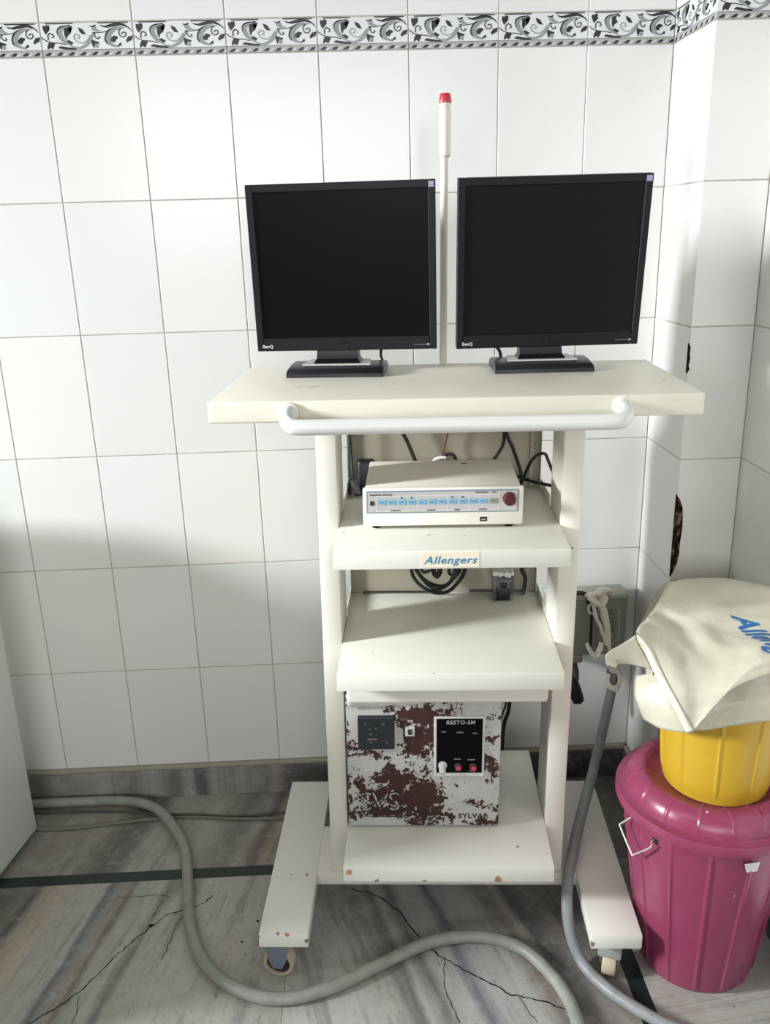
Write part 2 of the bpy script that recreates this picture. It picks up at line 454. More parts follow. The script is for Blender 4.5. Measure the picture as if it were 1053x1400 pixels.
# damaged front tile: edge broken away, dark mortar showing
def notched_tile(w_, h_, notch):
    t = bmesh.new()
    edge = [(G, h_-G)] + notch + [(G, G)]           # left outline from top to bottom
    row = [[t.verts.new((x, y, z)) for (x, y) in ((ex, 0), (w_-G, 0), (w_-G, .006), (ex, .006))] for ex, z in edge]
    for A, B in zip(row, row[1:]):
        for k in range(4): t.faces.new((A[k], A[(k+1) % 4], B[(k+1) % 4], B[k]))
    t.faces.new(row[0]); t.faces.new(row[-1])
    return t
FW = XR-XC
notchA = [(G, .212), (.008, .205), (.016, .184), (.0185, .16), (.0195, .135), (.018, .11), (.0165, .09), (.017, .07), (.014, .045), (.009, .03), (.005, .02), (G, .012)]
notchB = [(G, .262), (.004, .258), (.0035, .24), (.005, .232), (.003, .215), (.006, .208), (G, .2)]
for z in ZR+ZU:
    if abs(z-.7) < .01 or abs(z-1.0) < .01:
        nt = notched_tile(FW, .3, notchA if z < .9 else notchB)
        bmesh.ops.translate(nt, vec=(XC, PY, z), verts=nt.verts[:])
        o = finish('tile', nt, M_TILE, wall_corner)
        o['label'] = 'white tile with a broken left edge'
    else: tile(wall_corner, FW, .3, (XC, PY, z))
border(wall_corner, FW, (XC, PY, ZB))
tm = NT('dark_exposed_mortar'); tv = tm.geo()
tm.col(tm.ramp(tm.noise(tm.map(tv, scale=(1, 1, .5)), 110, 4, .6), [(0.42, rgb('1c120e')), (0.54, rgb('38271e')), (0.64, rgb('80695a'))])); tm.set(.95, 0, .1)
bm = bmesh.new(); random.seed(3)
for (za, zb, wd) in ((.708, .915, .021), (1.198, 1.264, .007)):
    n = 14
    for i in range(n):
        z0 = za+(zb-za)*i/n; z1 = za+(zb-za)*(i+1)/n
        add_box(bm, XC-.0002, XC+wd, PY+.0002+.0007*random.random(), PY+.008, z0, z1+.002, .001, 1)
finish('exposed_mortar', bm, tm.m, wall_corner)
# right wall
bm = bmesh.new(); add_box(bm, XR+.0015, XR+.12, YF-.1, PY+.03, 0, ZC)
wall_right = struct(finish('wall_right', bm, M_GROUT))
bm = bmesh.new(); add_box(bm, XR-.003, XR+.0014, YF, PY-1.8, 0, ZC); finish('dark_wall_field', bm, M_PLASTER, wall_right)  # dark stretch out of view, added to soak up bounce
for i in range(9):
    y = PY-.2*i
    for z in ZR+ZU: tile(wall_right, .2, .3, (XR, y, z), -PI/2)
    border(wall_right, .2, (XR, y, ZB), -PI/2)

def wall_with_hole(name, axis, c0, c1, a0, a1, h0, h1, z0, z1):
    """axis 'x': slab x in [c0,c1] spanning y a0..a1 with hole y h0..h1; axis 'y' the same swapped"""
    bm = bmesh.new()
    for (p, q, r, s) in ((a0, h0, 0, ZC), (h1, a1, 0, ZC), (h0, h1, 0, z0), (h0, h1, z1, ZC)):
        if axis == 'x': add_box(bm, c0, c1, p, q, r, s)
        else: add_box(bm, p, q, c0, c1, r, s)
    return struct(finish(name, bm, M_PLASTER))
wall_with_hole('wall_left', 'x', BX0-.1, BX0, YF, 0.0, -1.80, -1.20, 1.93, 2.83)
wall_with_hole('wall_front', 'y', YF-.1, YF, BX0, XR+.1, -1.1, 1.5, 1.40, 2.70)
bm = bmesh.new(); add_box(bm, BX0-.1, XR+.12, YF-.1, .12, ZC, ZC+.1); struct(finish('ceiling', bm, M_CEIL))
M_ALU = plain('painted_window_frame', 'c9cac6', .4, spec=.4)
def window(name, axis, c, a0, a1, z0, z1, nm):
    root = bpy.data.objects.new(name, None); C.objects.link(root); root['kind'] = 'structure'
    base = Vector((c, (a0+a1)/2, z0)) if axis == 'x' else Vector(((a0+a1)/2, c, z0))
    root.location = base; LOC[root.name] = base
    def B(a, b, z, zz, nme):
        bm = bmesh.new()
        if axis == 'x': add_box(bm, c-.02, c+.02, a, b, z, zz, .003)
        else: add_box(bm, a, b, c-.02, c+.02, z, zz, .003)
        finish(nme, bm, M_ALU, root)
    B(a0, a1, z0, z0+.03, 'window_frame'); B(a0, a1, z1-.03, z1, 'window_frame')
    B(a0, a0+.03, z0+.03, z1-.03, 'window_frame'); B(a1-.03, a1, z0+.03, z1-.03, 'window_frame')
    for i in range(1, nm):
        p = a0+(a1-a0)*i/nm; B(p-.012, p+.012, z0+.03, z1-.03, 'glazing_bar')
window('window_1', 'x', BX0-.05, -1.80, -1.20, 1.93, 2.83, 1)
window('window_2', 'y', YF-.05, -1.1, 1.5, 1.40, 2.70, 4)

# ---- floor
MarL = mk_marble('striped_marble_left', math.radians(12), -.39, [(-1.2, '8d897f'), (-.9, 'b4b0a4'), (-.62, '77716b'), (-.42, 'a7a499'), (-.31, '5d564f'), (-.24, '4f4946'), (-.195, '756c62'), (-.17, '35302f'), (-.15, 'a09381'), (-.11, 'b5a893'), (-.07, 'aaa99b'), (-.01, 'b2b1a4'), (.0, '5f6066'), (.022, '8e8d86'), (.045, '998c7c'), (.06, '6e6259'), (.075, 'a5a399'), (.13, 'b3b2a6'), (.15, '7a736a'), (.165, 'b0ada0'), (.24, 'b9b5a7'), (.36, 'b6b1a4'), (.47, 'aeaba1')], 1.3)
MarR = mk_marble('striped_marble_right', math.radians(-16), -.6, [(.4, 'b8b7b0'), (.58, 'b9b7b0'), (.66, 'a7a39b'), (.69, '6f6762'), (.71, 'b0aea6'), (.745, '6b6764'), (.765, 'aeada8'), (.80, 'b7b6b0'), (.825, '62646c'), (.85, 'b0b0ac'), (.93, 'b6b4ac'), (.965, '7c6c60'), (.985, 'a49b90'), (1.01, '4e4a4c'), (1.05, '787068'), (1.1, '9c9388'), (1.2, '8b847b'), (1.5, 'a39e95')], 7.1)
MarB = mk_marble('striped_marble_border', math.radians(14), -.2, [(-1.2, '8d897f'), (-.62, '77716b'), (-.42, 'a7a499'), (-.3, '7b766c'), (-.2, '8e8778'), (-.08, '97917f'), (-.02, '554d46'), (.03, '6b645c'), (.06, 'a8a79a'), (.2, 'aaa89c'), (.29, '77706a'), (.33, 'a59e93'), (.36, '5b4842'), (.39, 'a3917f'), (.44, '9ea196'), (.52, '9c9c90'), (1.0, '8a877c'), (1.6, '7c786e')], 4.2)
MarS = mk_marble('striped_marble_side', math.radians(82), -.6, [(-14, '9b968c'), (-9, 'b5b1a8'), (-5, '8f8a80'), (0, 'aaa69c'), (4, 'b9b6ad'), (9, '98928a'), (14, 'a9a59b')], 9.0)
M_GREEN = plain('dark_green_marble', '1c2b26', .3, var=.35, scale=60)
bm = bmesh.new(); add_box(bm, BX0-.1, XR+.12, YF-.1, .12, -.12, -.002)
floor = struct(finish('floor', bm, plain('dark_floor_joint', '4b463f', .9), base=(0, 0, 0)))
def slab(x0, x1, y0, y1, mat, name='marble_slab', label=None):
    bm = bmesh.new(); add_box(bm, x0+.0005, x1-.0005, y0+.0005, y1-.0005, -.02, 0, .0004, 1)
    o = finish(name, bm, mat, floor)
    if label: o['label'] = label
    return o
GX0, GX1 = 1.180, 1.216
for (a, b) in ((BX0, -1.2), (-1.2, .455), (.455, GX1), (GX1, XR)):
    slab(a, b, -.313, 0, MarB)
for (a, b, mm) in ((BX0, -2.1, MarR), (-2.1, -.75, MarR), (-.75, .455, MarL), (.455, GX0, MarR)):
    slab(a, b, -1.25, -.348, mm)
    slab(a, b, -2.5, -1.25, MarL if mm is MarR else MarR); slab(a, b, YF, -2.5, mm)
for (a, b) in ((-1.1, -.348), (-2.2, -1.1), (YF, -2.2)): slab(GX1, XR, a, b, MarS)
slab(BX0, GX1, -.348, -.313, M_GREEN, 'green_strip', 'dark green inlaid strip')
slab(GX0, GX1, YF, -.348, M_GREEN, 'green_strip', 'dark green inlaid strip')
slab(GX1, XR, -.348, -.313, MarB)
# cracks in the slabs
M_CRACK = plain('dark_crack_dirt', '2e2a2b', .95, spec=.1)
def crack(pts, wd=.0016):
    bm = bmesh.new(); random.seed(int(abs(pts[0][0])*1000))
    q = []
    for a, b in zip(pts, pts[1:]):
        a = Vector((*a, 0)); b = Vector((*b, 0)); n = max(3, int((b-a).length/.012))
        for k in range(n):
            p = a.lerp(b, k/n); d = (b-a).normalized(); q.append(p+Vector((-d.y, d.x, 0))*random.uniform(-.0028, .0028))
    q.append(Vector((*pts[-1], 0)))
    for i in range(len(q)-1):
        d = (q[i+1]-q[i]).normalized(); nn = Vector((-d.y, d.x, 0)); w0 = wd*random.uniform(.4, 1.2); w1 = wd*random.uniform(.4, 1.2)
        vs = [bm.verts.new(p+Vector((0, 0, .0004))) for p in (q[i]+nn*w0, q[i+1]+nn*w1, q[i+1]-nn*w1, q[i]-nn*w0)]
        f = bm.faces.new(vs)
    o = finish('crack', bm, M_CRACK, floor)
    for p in o.data.polygons: pass
crack([(-.10, -.78), (-.06, -.747), (.016, -.681), (.069, -.588), (.144, -.486), (.17, -.462), (.21, -.452), (.25, -.43), (.262, -.41)], .0017)
crack([(.205, -.455), (.19, -.50), (.185, -.56), (.178, -.60)], .0009)
crack([(.02, -.685), (.03, -.74), (.01, -.80)], .001)
crack([(.03, -.40), (.12, -.40), (.155, -.405), (.14, -.44), (.13, -.47)], .0008)
crack([(.60, -.415), (.633, -.426), (.66, -.44), (.709, -.491), (.745, -.56), (.761, -.593), (.79, -.63), (.812, -.647), (.84, -.67), (.89, -.71), (.931, -.741), (.99, -.76), (1.042, -.785)], .0018)
crack([(.80, -.64), (.795, -.70), (.80, -.75), (.815, -.80)], .0010)
crack([(.945, -.745), (.955, -.78), (.97, -.81)], .0010)
for (a, b, r) in ((.132, -.497, .006), (.38, -.50, .0035), (.35, -.56, .003)):
    bm = bmesh.new(); add_lathe(bm, [(0, .0008), (r*.8, .0006), (r, 0)], a, b, 10)
    finish('floor_pit', bm, M_CRACK, floor)

# skirting
MarK = mk_marble('dark_veined_skirting_marble', math.radians(0), 0, [(-1.5, '77736c'), (-.4, '6f6c68'), (-.25, '67645f'), (-.1, '8a8680'), (-.02, '6a6560'), (.05, '8b8780'), (.1, '54504e'), (.14, '8b8985'), (.165, '3e3a3a'), (.19, '4c4645'), (.21, '87857f'), (.3, '827e78'), (.36, '5a524e'), (.39, '8a8078'), (.42, '3b3534'), (.5, '55504c'), (.56, '2a2626'), (.8, '4a4644'), (1.1, '2a2727'), (1.5, '33302e')], 2.2, 1.35)
def skirt(name, x0, x1, y0, y1, ledge):
    bm = bmesh.new(); add_box(bm, x0, x1, y0, y1, .0, .088, .001, 1)
    o = struct(finish(name, bm, MarK))
    bm = bmesh.new(); add_box(bm, *ledge, .0885, .1005, .0015, 1)
    finish('cement_ledge', bm, plain('beige_cement_ledge', 'a39b88', .8, var=.15, scale=60), o)
skirt('baseboard_back', BX0, XC, -.012, .001, (BX0, XC-.008, -.010, .001))
skirt('baseboard_corner', XC-.012, XC+.001, PY-.012, -.0125, (XC-.010, XC+.001, PY-.008, -.011))
skirt('baseboard_column', XC+.0015, XR-.0125, PY-.012, PY+.001, (XC+.0015, XR-.0125, PY-.010, PY+.001))
skirt('baseboard_right', XR-.012, XR+.001, YF, PY, (XR-.010, XR+.001, YF, PY))

# ================================================================== CART
PAINT = mk_paint('cream_enamel_paint', 'dfdbcf', dirt=.55)
PAINT_T = mk_paint('cream_enamel_table_paint', 'e0dbca', dirt=.8)
PAINT_S = mk_paint('cream_enamel_shelf_paint', 'e0ded2', dirt=.45)
cb = cw(0, -.1, 0)
trolley = thing('equipment_trolley', 'cream enamelled metal trolley on castors with three shelves and a wide top', 'trolley', cb)
def rel(p): return tuple(Vector(p)-Vector(cb))
R3 = [(*rel(cw(-.207, -.313, .247)), .008, 'b9722a'), (*rel(cw(-.15, -.313, .225)), .006, '7a4a2a'), (*rel(cw(.105, -.313, .228)), .010, 'a8602c'), (*rel(cw(-.05, -.313, .224)), .006, '8c6238'), (*rel(cw(.15, -.25, .26)), .004, '6a4a34'), (*rel(cw(.21, -.27, .26)), .003, '5a4a34')]
PAINT_3 = mk_paint('cream_enamel_rusted_paint', 'e3e1d7', rust=R3, dirt=.55)
RF = [(*rel(cw(-.335, -.366, .137)), .006, 'a0643c'), (*rel(cw(-.355, -.362, .137)), .004, '8a5a3c'), (*rel(cw(-.294, -.366, .12)), .006, '4a3a30'), (*rel(cw(-.395, -.366, .132)), .004, '3a3030'), (*rel(cw(.293, -.366, .115)), .007, '5a4636'), (*rel(cw(.292, -.35, .13)), .004, '4a3a30'), (*rel(cw(-.315, -.19, .137)), .004, '8a7a64'), (*rel(cw(-.35, -.19, .137)), .003, '8a7a64')]
PAINT_F = mk_paint('cream_enamel_foot_paint', 'e0ded5', rust=RF, dirt=.6)

bm = bmesh.new(); add_box(bm, -.4175, .4175, -.3689, .0274, 1.2497-.0371, 1.2497, .004, 3); cart(bm, -.0071)
table_top = finish('table_top', bm, PAINT_T, trolley, True)
# paint scratch on the table top
bm = bmesh.new()
for (x0, x1, y, t_) in ((-.292, -.270, -.228, .0012), (-.266, -.240, -.232, .0016), (-.285, -.275, -.231, .0010)):
    vs = [(x0, y-t_*.3), ((x0+x1)/2, y-t_), (x1, y-t_*.4), (x1, y+t_*.3), ((x0+x1)/2, y+t_*.4), (x0, y+t_*.3)]
    bm.faces.new([bm.verts.new((a, b, 1.2502)) for a, b in vs])
cart(bm); finish('scratch', bm, plain('bare_metal_scratch', '4c4438', .6), table_top)
bm = bmesh.new()
hb = [(-.279, -.366, 1.231), (-.2795, -.385, 1.2285), (-.2785, -.405, 1.2245), (-.270, -.422, 1.2195), (-.252, -.429, 1.2175)]
hp = hb + [(-.15, -.429, 1.2175), (0, -.429, 1.2175), (.15, -.429, 1.2175)] + [(-a, b, c) for a, b, c in hb[::-1]]
add_tube(bm, hp, .0132, 16, 5); cart(bm)
finish('push_handle', bm, mk_paint('pale_grey_handle_paint', 'dcddd8', dirt=.35, rough=.35), trolley, True)
for s in (-1, 1):
    bm = bmesh.new(); add_lathe(bm, [(0, 0), (.017, 0), (.0165, .003), (.0135, .0045), (0, .005)], 0, 0, 24, 0, Matrix.Translation((s*.279, -.3685, 1.231)) @ Matrix.Rotation(PI/2, 4, 'X'))
    cart(bm); finish('handle_flange', bm, PAINT, trolley, True)

for s in (-1, 1):
    bm = bmesh.new(); a, b = (.2197, .2599) if s > 0 else (-.2599, -.2197)
    add_box(bm, a, b, -.1777, -.0453, .1365, 1.2128, .0025, 2); cart(bm)
    finish('column', bm, PAINT, trolley, True)
for (z, yb, t_, mm, nm) in ((.9582, .088, .0371, PAINT_S, 'shelf'), (.7054, .088, .037, PAINT_S, 'shelf'), (.2599, .1114, .038, PAINT_3, 'shelf')):
    bm = bmesh.new(); hw = .2194
    # sheet metal tray: top sheet plus folded lips; notched where the columns pass
    add_box(bm, -hw, hw, -.3126, yb, z-t_, z, .0025, 2)
    cart(bm); sh = finish(nm, bm, mm, trolley, True)
    if z > .5:
        for s in (-1, 1):
            bm = bmesh.new(); add_box(bm, s*.2187-.0012, s*.2187+.0012, -.044, .088, z-.01, z+.019, .0005, 1); cart(bm); finish('side_lip', bm, PAINT, sh)
    if z > .9:
        bm = bmesh.new(); add_box(bm, -.0565, .0515, -.3134, -.3120, .9245, .9545, .0006, 1); cart(bm)
        st = finish('maker_sticker', bm, plain('cream_sticker', 'e9dfc6', .5), sh); st['label'] = 'cream sticker below blue lettering'
        t = text_mesh('Allengers', .0205, .0002, .28, .00025, 1.12)
        bmesh.ops.transform(t, matrix=Matrix.Translation((-.002, -.3136, .9385)) @ STAND @ Matrix.Scale(1.10, 4, (1, 0, 0)), verts=t.verts[:])
        cart(t)
        # lettering joined into the sticker's own object would lose its colour: give it as a sibling part of the shelf
        finish('lettering', t, plain('blue_lettering', '1878a8', .5), sh)
    elif z > .5:
        bm = bmesh.new(); add_box(bm, -.205, .197, -.272, .06, z-.088, z-.0375, .007, 3); cart(bm); finish('under_shelf_tray', bm, PAINT, trolley, True)
# base frame
for s in (-1, 1):
    bm = bmesh.new(); a, b = (.292, .3953) if s > 0 else (-.3953, -.292)
    add_box(bm, a, b, -.3661, .1587, .1034, .1368, .002, 2); cart(bm); finish('foot', bm, PAINT_F, trolley, True)
bm = bmesh.new(); add_box(bm, -.2925, .2925, -.184, -.022, .1040, .1365, .0015, 2); cart(bm); finish('crossbar', bm, PAINT, trolley, True)
# back panel with folded sides
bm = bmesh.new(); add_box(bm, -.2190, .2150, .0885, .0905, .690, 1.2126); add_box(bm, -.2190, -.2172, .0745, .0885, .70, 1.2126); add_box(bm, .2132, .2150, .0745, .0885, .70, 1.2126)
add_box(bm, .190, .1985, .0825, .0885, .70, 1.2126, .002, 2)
cart(bm); finish('back_panel', bm, mk_paint('shade_darkened_panel_paint', '918b7b', dirt=1.3), trolley)  # base colour darkened and stains raised for the shade inside the shelves
# mast with red cap behind the table top
bm = bmesh.new(); add_lathe(bm, [(0, 1.195), (.0078, 1.195), (.0078, 1.66), (0, 1.66)], 0, 0, 20); bmesh.ops.translate(bm, vec=(-.0065, .0375, 0), verts=bm.verts[:]); cart(bm)
mast = finish('mast', bm, mk_paint('cream_mast_paint', 'e6e3d3', dirt=.3), trolley, True)
bm = bmesh.new(); add_lathe(bm, [(0, 1.654), (.0085, 1.654), (.0115, 1.658), (.0117, 1.738), (.0105, 1.741), (.0098, 1.744), (.0112, 1.747), (.0115, 1.752), (.009, 1.755), (0, 1.755)], -.0055, .0375, 24); cart(bm)
finish('mast_sleeve', bm, mk_paint('cream_sleeve_paint', 'e9e6d8', dirt=.3), mast, True)
bm = bmesh.new(); add_lathe(bm, [(0, 1.753), (.0122, 1.753), (.0125, 1.756), (.0105, 1.768), (.0095, 1.7705), (0, 1.771)], -.0055, .0375, 24); cart(bm)
finish('red_cap', bm, plain('red_plastic_cap', 'c03040', .35, coat=.3), mast, True)
bm = bmesh.new(); add_box(bm, -.022, .008, .0275, .046, 1.215, 1.24, .002); cart(bm); finish('mast_bracket', bm, PAINT, mast)

# castors
M_FORK = plain('grey_steel_fork', '8c97a5', .4, .5); M_TYRE = plain('worn_cream_tyre', 'b9ab92', .7, var=.2); M_HUB = plain('rusty_dark_hub', '3a2620', .7, var=.4)
M_FORKB = plain('pale_painted_fork', '9a9a94', .6, .0)
def castor(x, y, ang, fm, hood=0):
    z0 = .1034; r = .034
    c = bmesh.new()
    add_cyl(c, (0, 0, z0-.012), (0, 0, z0), .016, 16)
    add_box(c, -.020, .020, -.021, .020, z0-.024, z0-.010, .003)
    if hood: add_box(c, -.024, .024, -.028, .030, .056, z0-.002, .004)
    for s in (-1, 1):                       # fork cheeks run down beside the wheel (axle along x)
        t = bmesh.new(); pts = [(-.023, z0-.012), (.023, z0-.012), (.021, .050), (.010, .026), (-.010, .026), (-.021, .05)]
        A = [t.verts.new((s*.0175, a, b)) for a, b in pts]; B = [t.verts.new((s*.0195, a, b)) for a, b in pts]
        t.faces.new(A); t.faces.new(B[::-1])
        for i in range(6): t.faces.new((A[i], A[(i+1) % 6], B[(i+1) % 6], B[i]))
        join(c, t)
    M = Matrix.Translation((x, y, 0)) @ Matrix.Rotation(ang, 4, 'Z')
    bmesh.ops.transform(c, matrix=M, verts=c.verts[:]); cart(c); f = finish('castor', c, fm, trolley, True)
    def turned(name, prof, mat):
        b = bmesh.new(); add_lathe(b, prof, 0, 0, 32, 0, M @ Matrix.Translation((0, 0, r)) @ Matrix.Rotation(PI/2, 4, 'Y')); cart(b); finish(name, b, mat, f, True)
    turned('tyre', [(r-.008, -.014), (r-.002, -.014), (r, -.010), (r, .010), (r-.002, .014), (r-.008, .014), (r-.008, -.014)], M_TYRE)
    turned('hub', [(0, -.009), (r-.008, -.009), (r-.008, .009), (0, .009)], M_HUB)
castor(-.3609, -.325, math.radians(80), M_FORK); castor(.345, -.318, math.radians(-18), M_FORKB, 1)
castor(-.345, .115, math.radians(30), M_FORK); castor(.345, .115, math.radians(-30), M_FORK)

# ================================================================== MONITORS
M_BEZ = plain('black_monitor_plastic', '131217', .45, spec=.28, var=.05)
def mk_screen(name, h):
    t = NT(name); t.col(rgb(h)); t.set(.38, 0, .12); return t.m
def monitor(c, yaw, tilt, w_, h_, zb, label, scr, base_c, base_yaw, base_y0):
    org = cw(*c); base = Vector((org.x, org.y, 1.2497))
    root = thing('monitor', label, 'monitor', base, 'black monitors on the trolley top')
    M = Matrix.Translation((org.x, org.y, zb)) @ Matrix.Rotation(yaw, 4, 'Z') @ Matrix.Rotation(-tilt, 4, 'X')
    hw = w_/2; bs, bt, bb = .0135, .0145, .0265
    bm = bmesh.new()   # front frame as four bars + back shell
    for (x0, x1, z0, z1) in ((-hw, -hw+bs, 0, h_), (hw-bs, hw, 0, h_), (-hw+bs, hw-bs, h_-bt, h_), (-hw+bs, hw-bs, 0, bb)):
        add_box(bm, x0, x1, 0, .020, z0, z1, .0012, 1)
    bmesh.ops.transform(bm, matrix=M, verts=bm.verts[:]); finish('bezel', bm, M_BEZ, root, True)
    t = bmesh.new(); add_box(t, -hw+.002, hw-.002, .019, .034, .003, h_-.003, .003)
    add_box(t, -.125, .125, .034, .060, .045, h_-.045, .010, 3)
    bmesh.ops.transform(t, matrix=M, verts=t.verts[:]); finish('back_shell', t, M_BEZ, root, True)
    bm = bmesh.new(); add_box(bm, -hw+bs-.001, hw-bs+.001, .0035, .012, bb-.001, h_-bt+.001)
    bmesh.ops.transform(bm, matrix=M, verts=bm.verts[:]); finish('screen', bm, scr, root)
    t = text_mesh('BenQ', .0085, .0002, 0, .0002, 1.05, 'LEFT'); bmesh.ops.transform(t, matrix=M @ Matrix.Translation((-hw+.011, -.0004, .0095)) @ STAND, verts=t.verts[:])
    finish('brand_lettering', t, plain('silver_print', 'c9cacd', .4), root)
    bm = bmesh.new(); add_box(bm, hw-.013, hw-.0025, -.0006, .0004, h_-.0135, h_-.003)
    bmesh.ops.transform(bm, matrix=M, verts=bm.verts[:]); finish('corner_sticker', bm, plain('pale_violet_sticker', '9a95b4', .4, var=.5, scale=300), root)
    bm = bmesh.new(); add_box(bm, hw-.045, hw-.018, -.0004, .0004, .0092, .0098); add_box(bm, hw-.019, hw-.0135, -.0005, .0004, .0078, .0112, .0005, 1)
    bmesh.ops.transform(bm, matrix=M, verts=bm.verts[:]); finish('model_print', bm, plain('grey_print', '9a9a9e', .4), root)
    bm = bmesh.new(); add_lathe(bm, [(0, 0), (.0055, 0), (.0062, .001), (0, .0016)], 0, 0, 24, 0, M @ Matrix.Translation((0, 0, .0125)) @ Matrix.Rotation(PI/2, 4, 'X'))
    finish('power_button', bm, plain('gloss_black_button', '0c0c10', .2), root, True)
    # stand
    bx, by = base_c; MB = Matrix.Translation(cw(bx, by, 0)) @ Matrix.Rotation(base_yaw, 4, 'Z'); Z = 1.2499
    bm = bmesh.new()
    bw, bd = .0955, .062
    # arched base plate: profile in y-z swept along x
    prof = [(-bd, Z), (-bd, Z+.007), (-bd+.010, Z+.014), (-.01, Z+.019), (.03, Z+.0195), (bd-.012, Z+.017), (bd, Z+.009), (bd, Z)]
    t = bmesh.new(); rows = []
    for xx, sc in ((-bw, .86), (-bw+.003, 1), (bw-.003, 1), (bw, .86)):
        rows.append([t.verts.new((xx, yy*(.98 if sc < 1 else 1), Z+(zz-Z)*sc)) for yy, zz in prof])
    for A, B in zip(rows, rows[1:]):
        for i in range(len(prof)): j = (i+1) % len(prof); t.faces.new((A[i], A[j], B[j], B[i]))
    t.faces.new(rows[0][::-1]); t.faces.new(rows[-1]); join(bm, t)
    bmesh.ops.transform(bm, matrix=MB, verts=bm.verts[:]); sb = finish('stand_base', bm, plain('black_stand_plastic', '25262a', .3, spec=.5), root, True)
    bm = bmesh.new(); t = bmesh.new()
    P_ = [(-.068, -.030), (.068, -.030), (.062, .042), (-.062, .042)]
    A = [t.verts.new((a, b, Z+.0185)) for a, b in P_]; B = [t.verts.new((a, b, Z+.0215)) for a, b in P_]
    t.faces.new(A); t.faces.new(B)
    for i in range(4): t.faces.new((A[i], A[(i+1) % 4], B[(i+1) % 4], B[i]))
    join(bm, t); bmesh.ops.transform(bm, matrix=MB, verts=bm.verts[:]); pl_ = finish('stand_plate', bm, plain('silver_plastic_plate', 'b9bab6', .35, .2), root)
    pl_['label'] = 'silver plate between base and neck'
    bm = bmesh.new(); t = bmesh.new(); rows = []
    for (hw2, y0, y1, z) in ((.047, -.020, .034, Z+.0213), (.042, -.008, .032, Z+.029), (.041, -.002, .030, Z+.046), (.038, -.002, .030, Z+.085), (.034, .000, .030, Z+.16)):
        rows.append([t.verts.new(p) for p in ((-hw2, y0, z), (hw2, y0, z), (hw2, y1, z), (-hw2, y1, z))])
    for A, B in zip(rows, rows[1:]):
        for i in range(4): t.faces.new((A[i], A[(i+1) % 4], B[(i+1) % 4], B[i]))
    t.faces.new(rows[0]); t.faces.new(rows[-1]); join(bm, t)
    NM = Matrix.Translation((0, .055 + base_y0, 0))
    bmesh.ops.transform(bm, matrix=MB, verts=bm.verts[:]); finish('stand_neck', bm, plain('black_neck_plastic', '121316', .35), root, True)
    return root
M_SC1 = mk_screen('black_screen', '040507'); M_SC2 = mk_screen('dark_grey_screen', '161716')
monitor((-.2013, -.080, 1.25), -.1222, -.0494, .358, .3125, 1.2958, 'black square monitor with its screen turned off, left of the cream mast', M_SC1, (-.204, -.047), -.125, 0)
monitor((.1945, -.080, 1.25), -.0187, -.1214, .3575, .3145, 1.2940, 'black square monitor with its screen turned off, right of the cream mast', M_SC2, (.200, -.045), -.05, 0)

# ================================================================== CONTROLLER on the upper shelf
M_CASE = plain('ivory_plastic_case', 'e6e2d6', .45, var=.03, scale=20); Z1 = .9582
ctl = thing('camera_control_box', 'flat ivory control box with blue buttons and dark red knob on upper shelf', 'control box', cw(-.0125, -.09, Z1))
x0, x1, yf = -.169, .1435, -.196
fz0, fz1 = .9662, 1.0435
bm = bmesh.new(); add_box(bm, x0+.003, x1-.003, yf+.003, .030, fz0+.0015, fz1-.004, .003, 2); cart(bm); finish('housing', bm, M_CASE, ctl, True)
bm = bmesh.new(); add_box(bm, x0, x1, yf, yf+.012, fz0, fz1, .003, 2); cart(bm); finish('front_bezel', bm, M_CASE, ctl, True)
def fx(px): return x0 + (px-30)/(1025-30)*(x1-x0)         # along the front, in zoomed px
def fzz(py): return fz1 - (py-55)/(260-55)*(fz1-fz0)
ys = yf-.0008
bm = bmesh.new(); add_box(bm, fx(52), fx(998), ys, yf+.001, fzz(190), fzz(68), .003, 2); cart(bm); fp = finish('faceplate', bm, plain('blue_grey_faceplate_rim', '7d8d94', .4), ctl)
bm = bmesh.new(); add_box(bm, fx(62), fx(988), ys-.0006, ys+.0004, fzz(182), fzz(76)); cart(bm); finish('faceplate_field', bm, plain('pale_grey_faceplate', 'b5b4b0', .45, var=.08, scale=200), fp)
yb = ys-.0006
M_BTN = plain('blue_membrane_button', '78aac6', .4, var=.1)
bx_ = [147, 209, 272, 334, 397, 459, 522, 585, 649, 711, 774, 840]
for i, px in enumerate(bx_):
    bm = bmesh.new(); add_box(bm, fx(px-25), fx(px+25), yb-.0012, yb, fzz(142), fzz(115), .0010, 2); cart(bm)
    b = finish('button', bm, M_BTN if i < 11 else plain('grey_green_button', '8a8f7a', .4), fp)
    bm = bmesh.new(); add_box(bm, fx(px-13), fx(px+13), yb-.0014, yb-.001, fzz(131), fzz(127)); 
    if i in (2, 3, 7, 8): add_box(bm, fx(px-6), fx(px+6), yb-.0010, yb, fzz(110), fzz(101), .0008, 1)
    cart(bm); finish('button_print', bm, plain('dark_blue_print', '2a5878', .5), fp)
bm = bmesh.new(); add_box(bm, fx(76), fx(102), yb-.0010, yb, fzz(146), fzz(121), .0005, 1); cart(bm); finish('indicator_window', bm, plain('dark_indicator', '33302c', .4), fp)
bm = bmesh.new()
for a, b in ((112, 360), (366, 552), (558, 682), (688, 876)):     # white ruled frames
    add_box(bm, fx(a), fx(a+3), yb-.0003, yb, fzz(178), fzz(94)); add_box(bm, fx(a), fx(b), yb-.0003, yb, fzz(178), fzz(175.5)); add_box(bm, fx(a), fx(b), yb-.0003, yb, fzz(97), fzz(95))
add_box(bm, fx(874), fx(877), yb-.0003, yb, fzz(178), fzz(76))
cart(bm); finish('ruled_lines', bm, plain('white_print', 'dddcd6', .5), fp)['kind'] = 'stuff'
bm = bmesh.new()
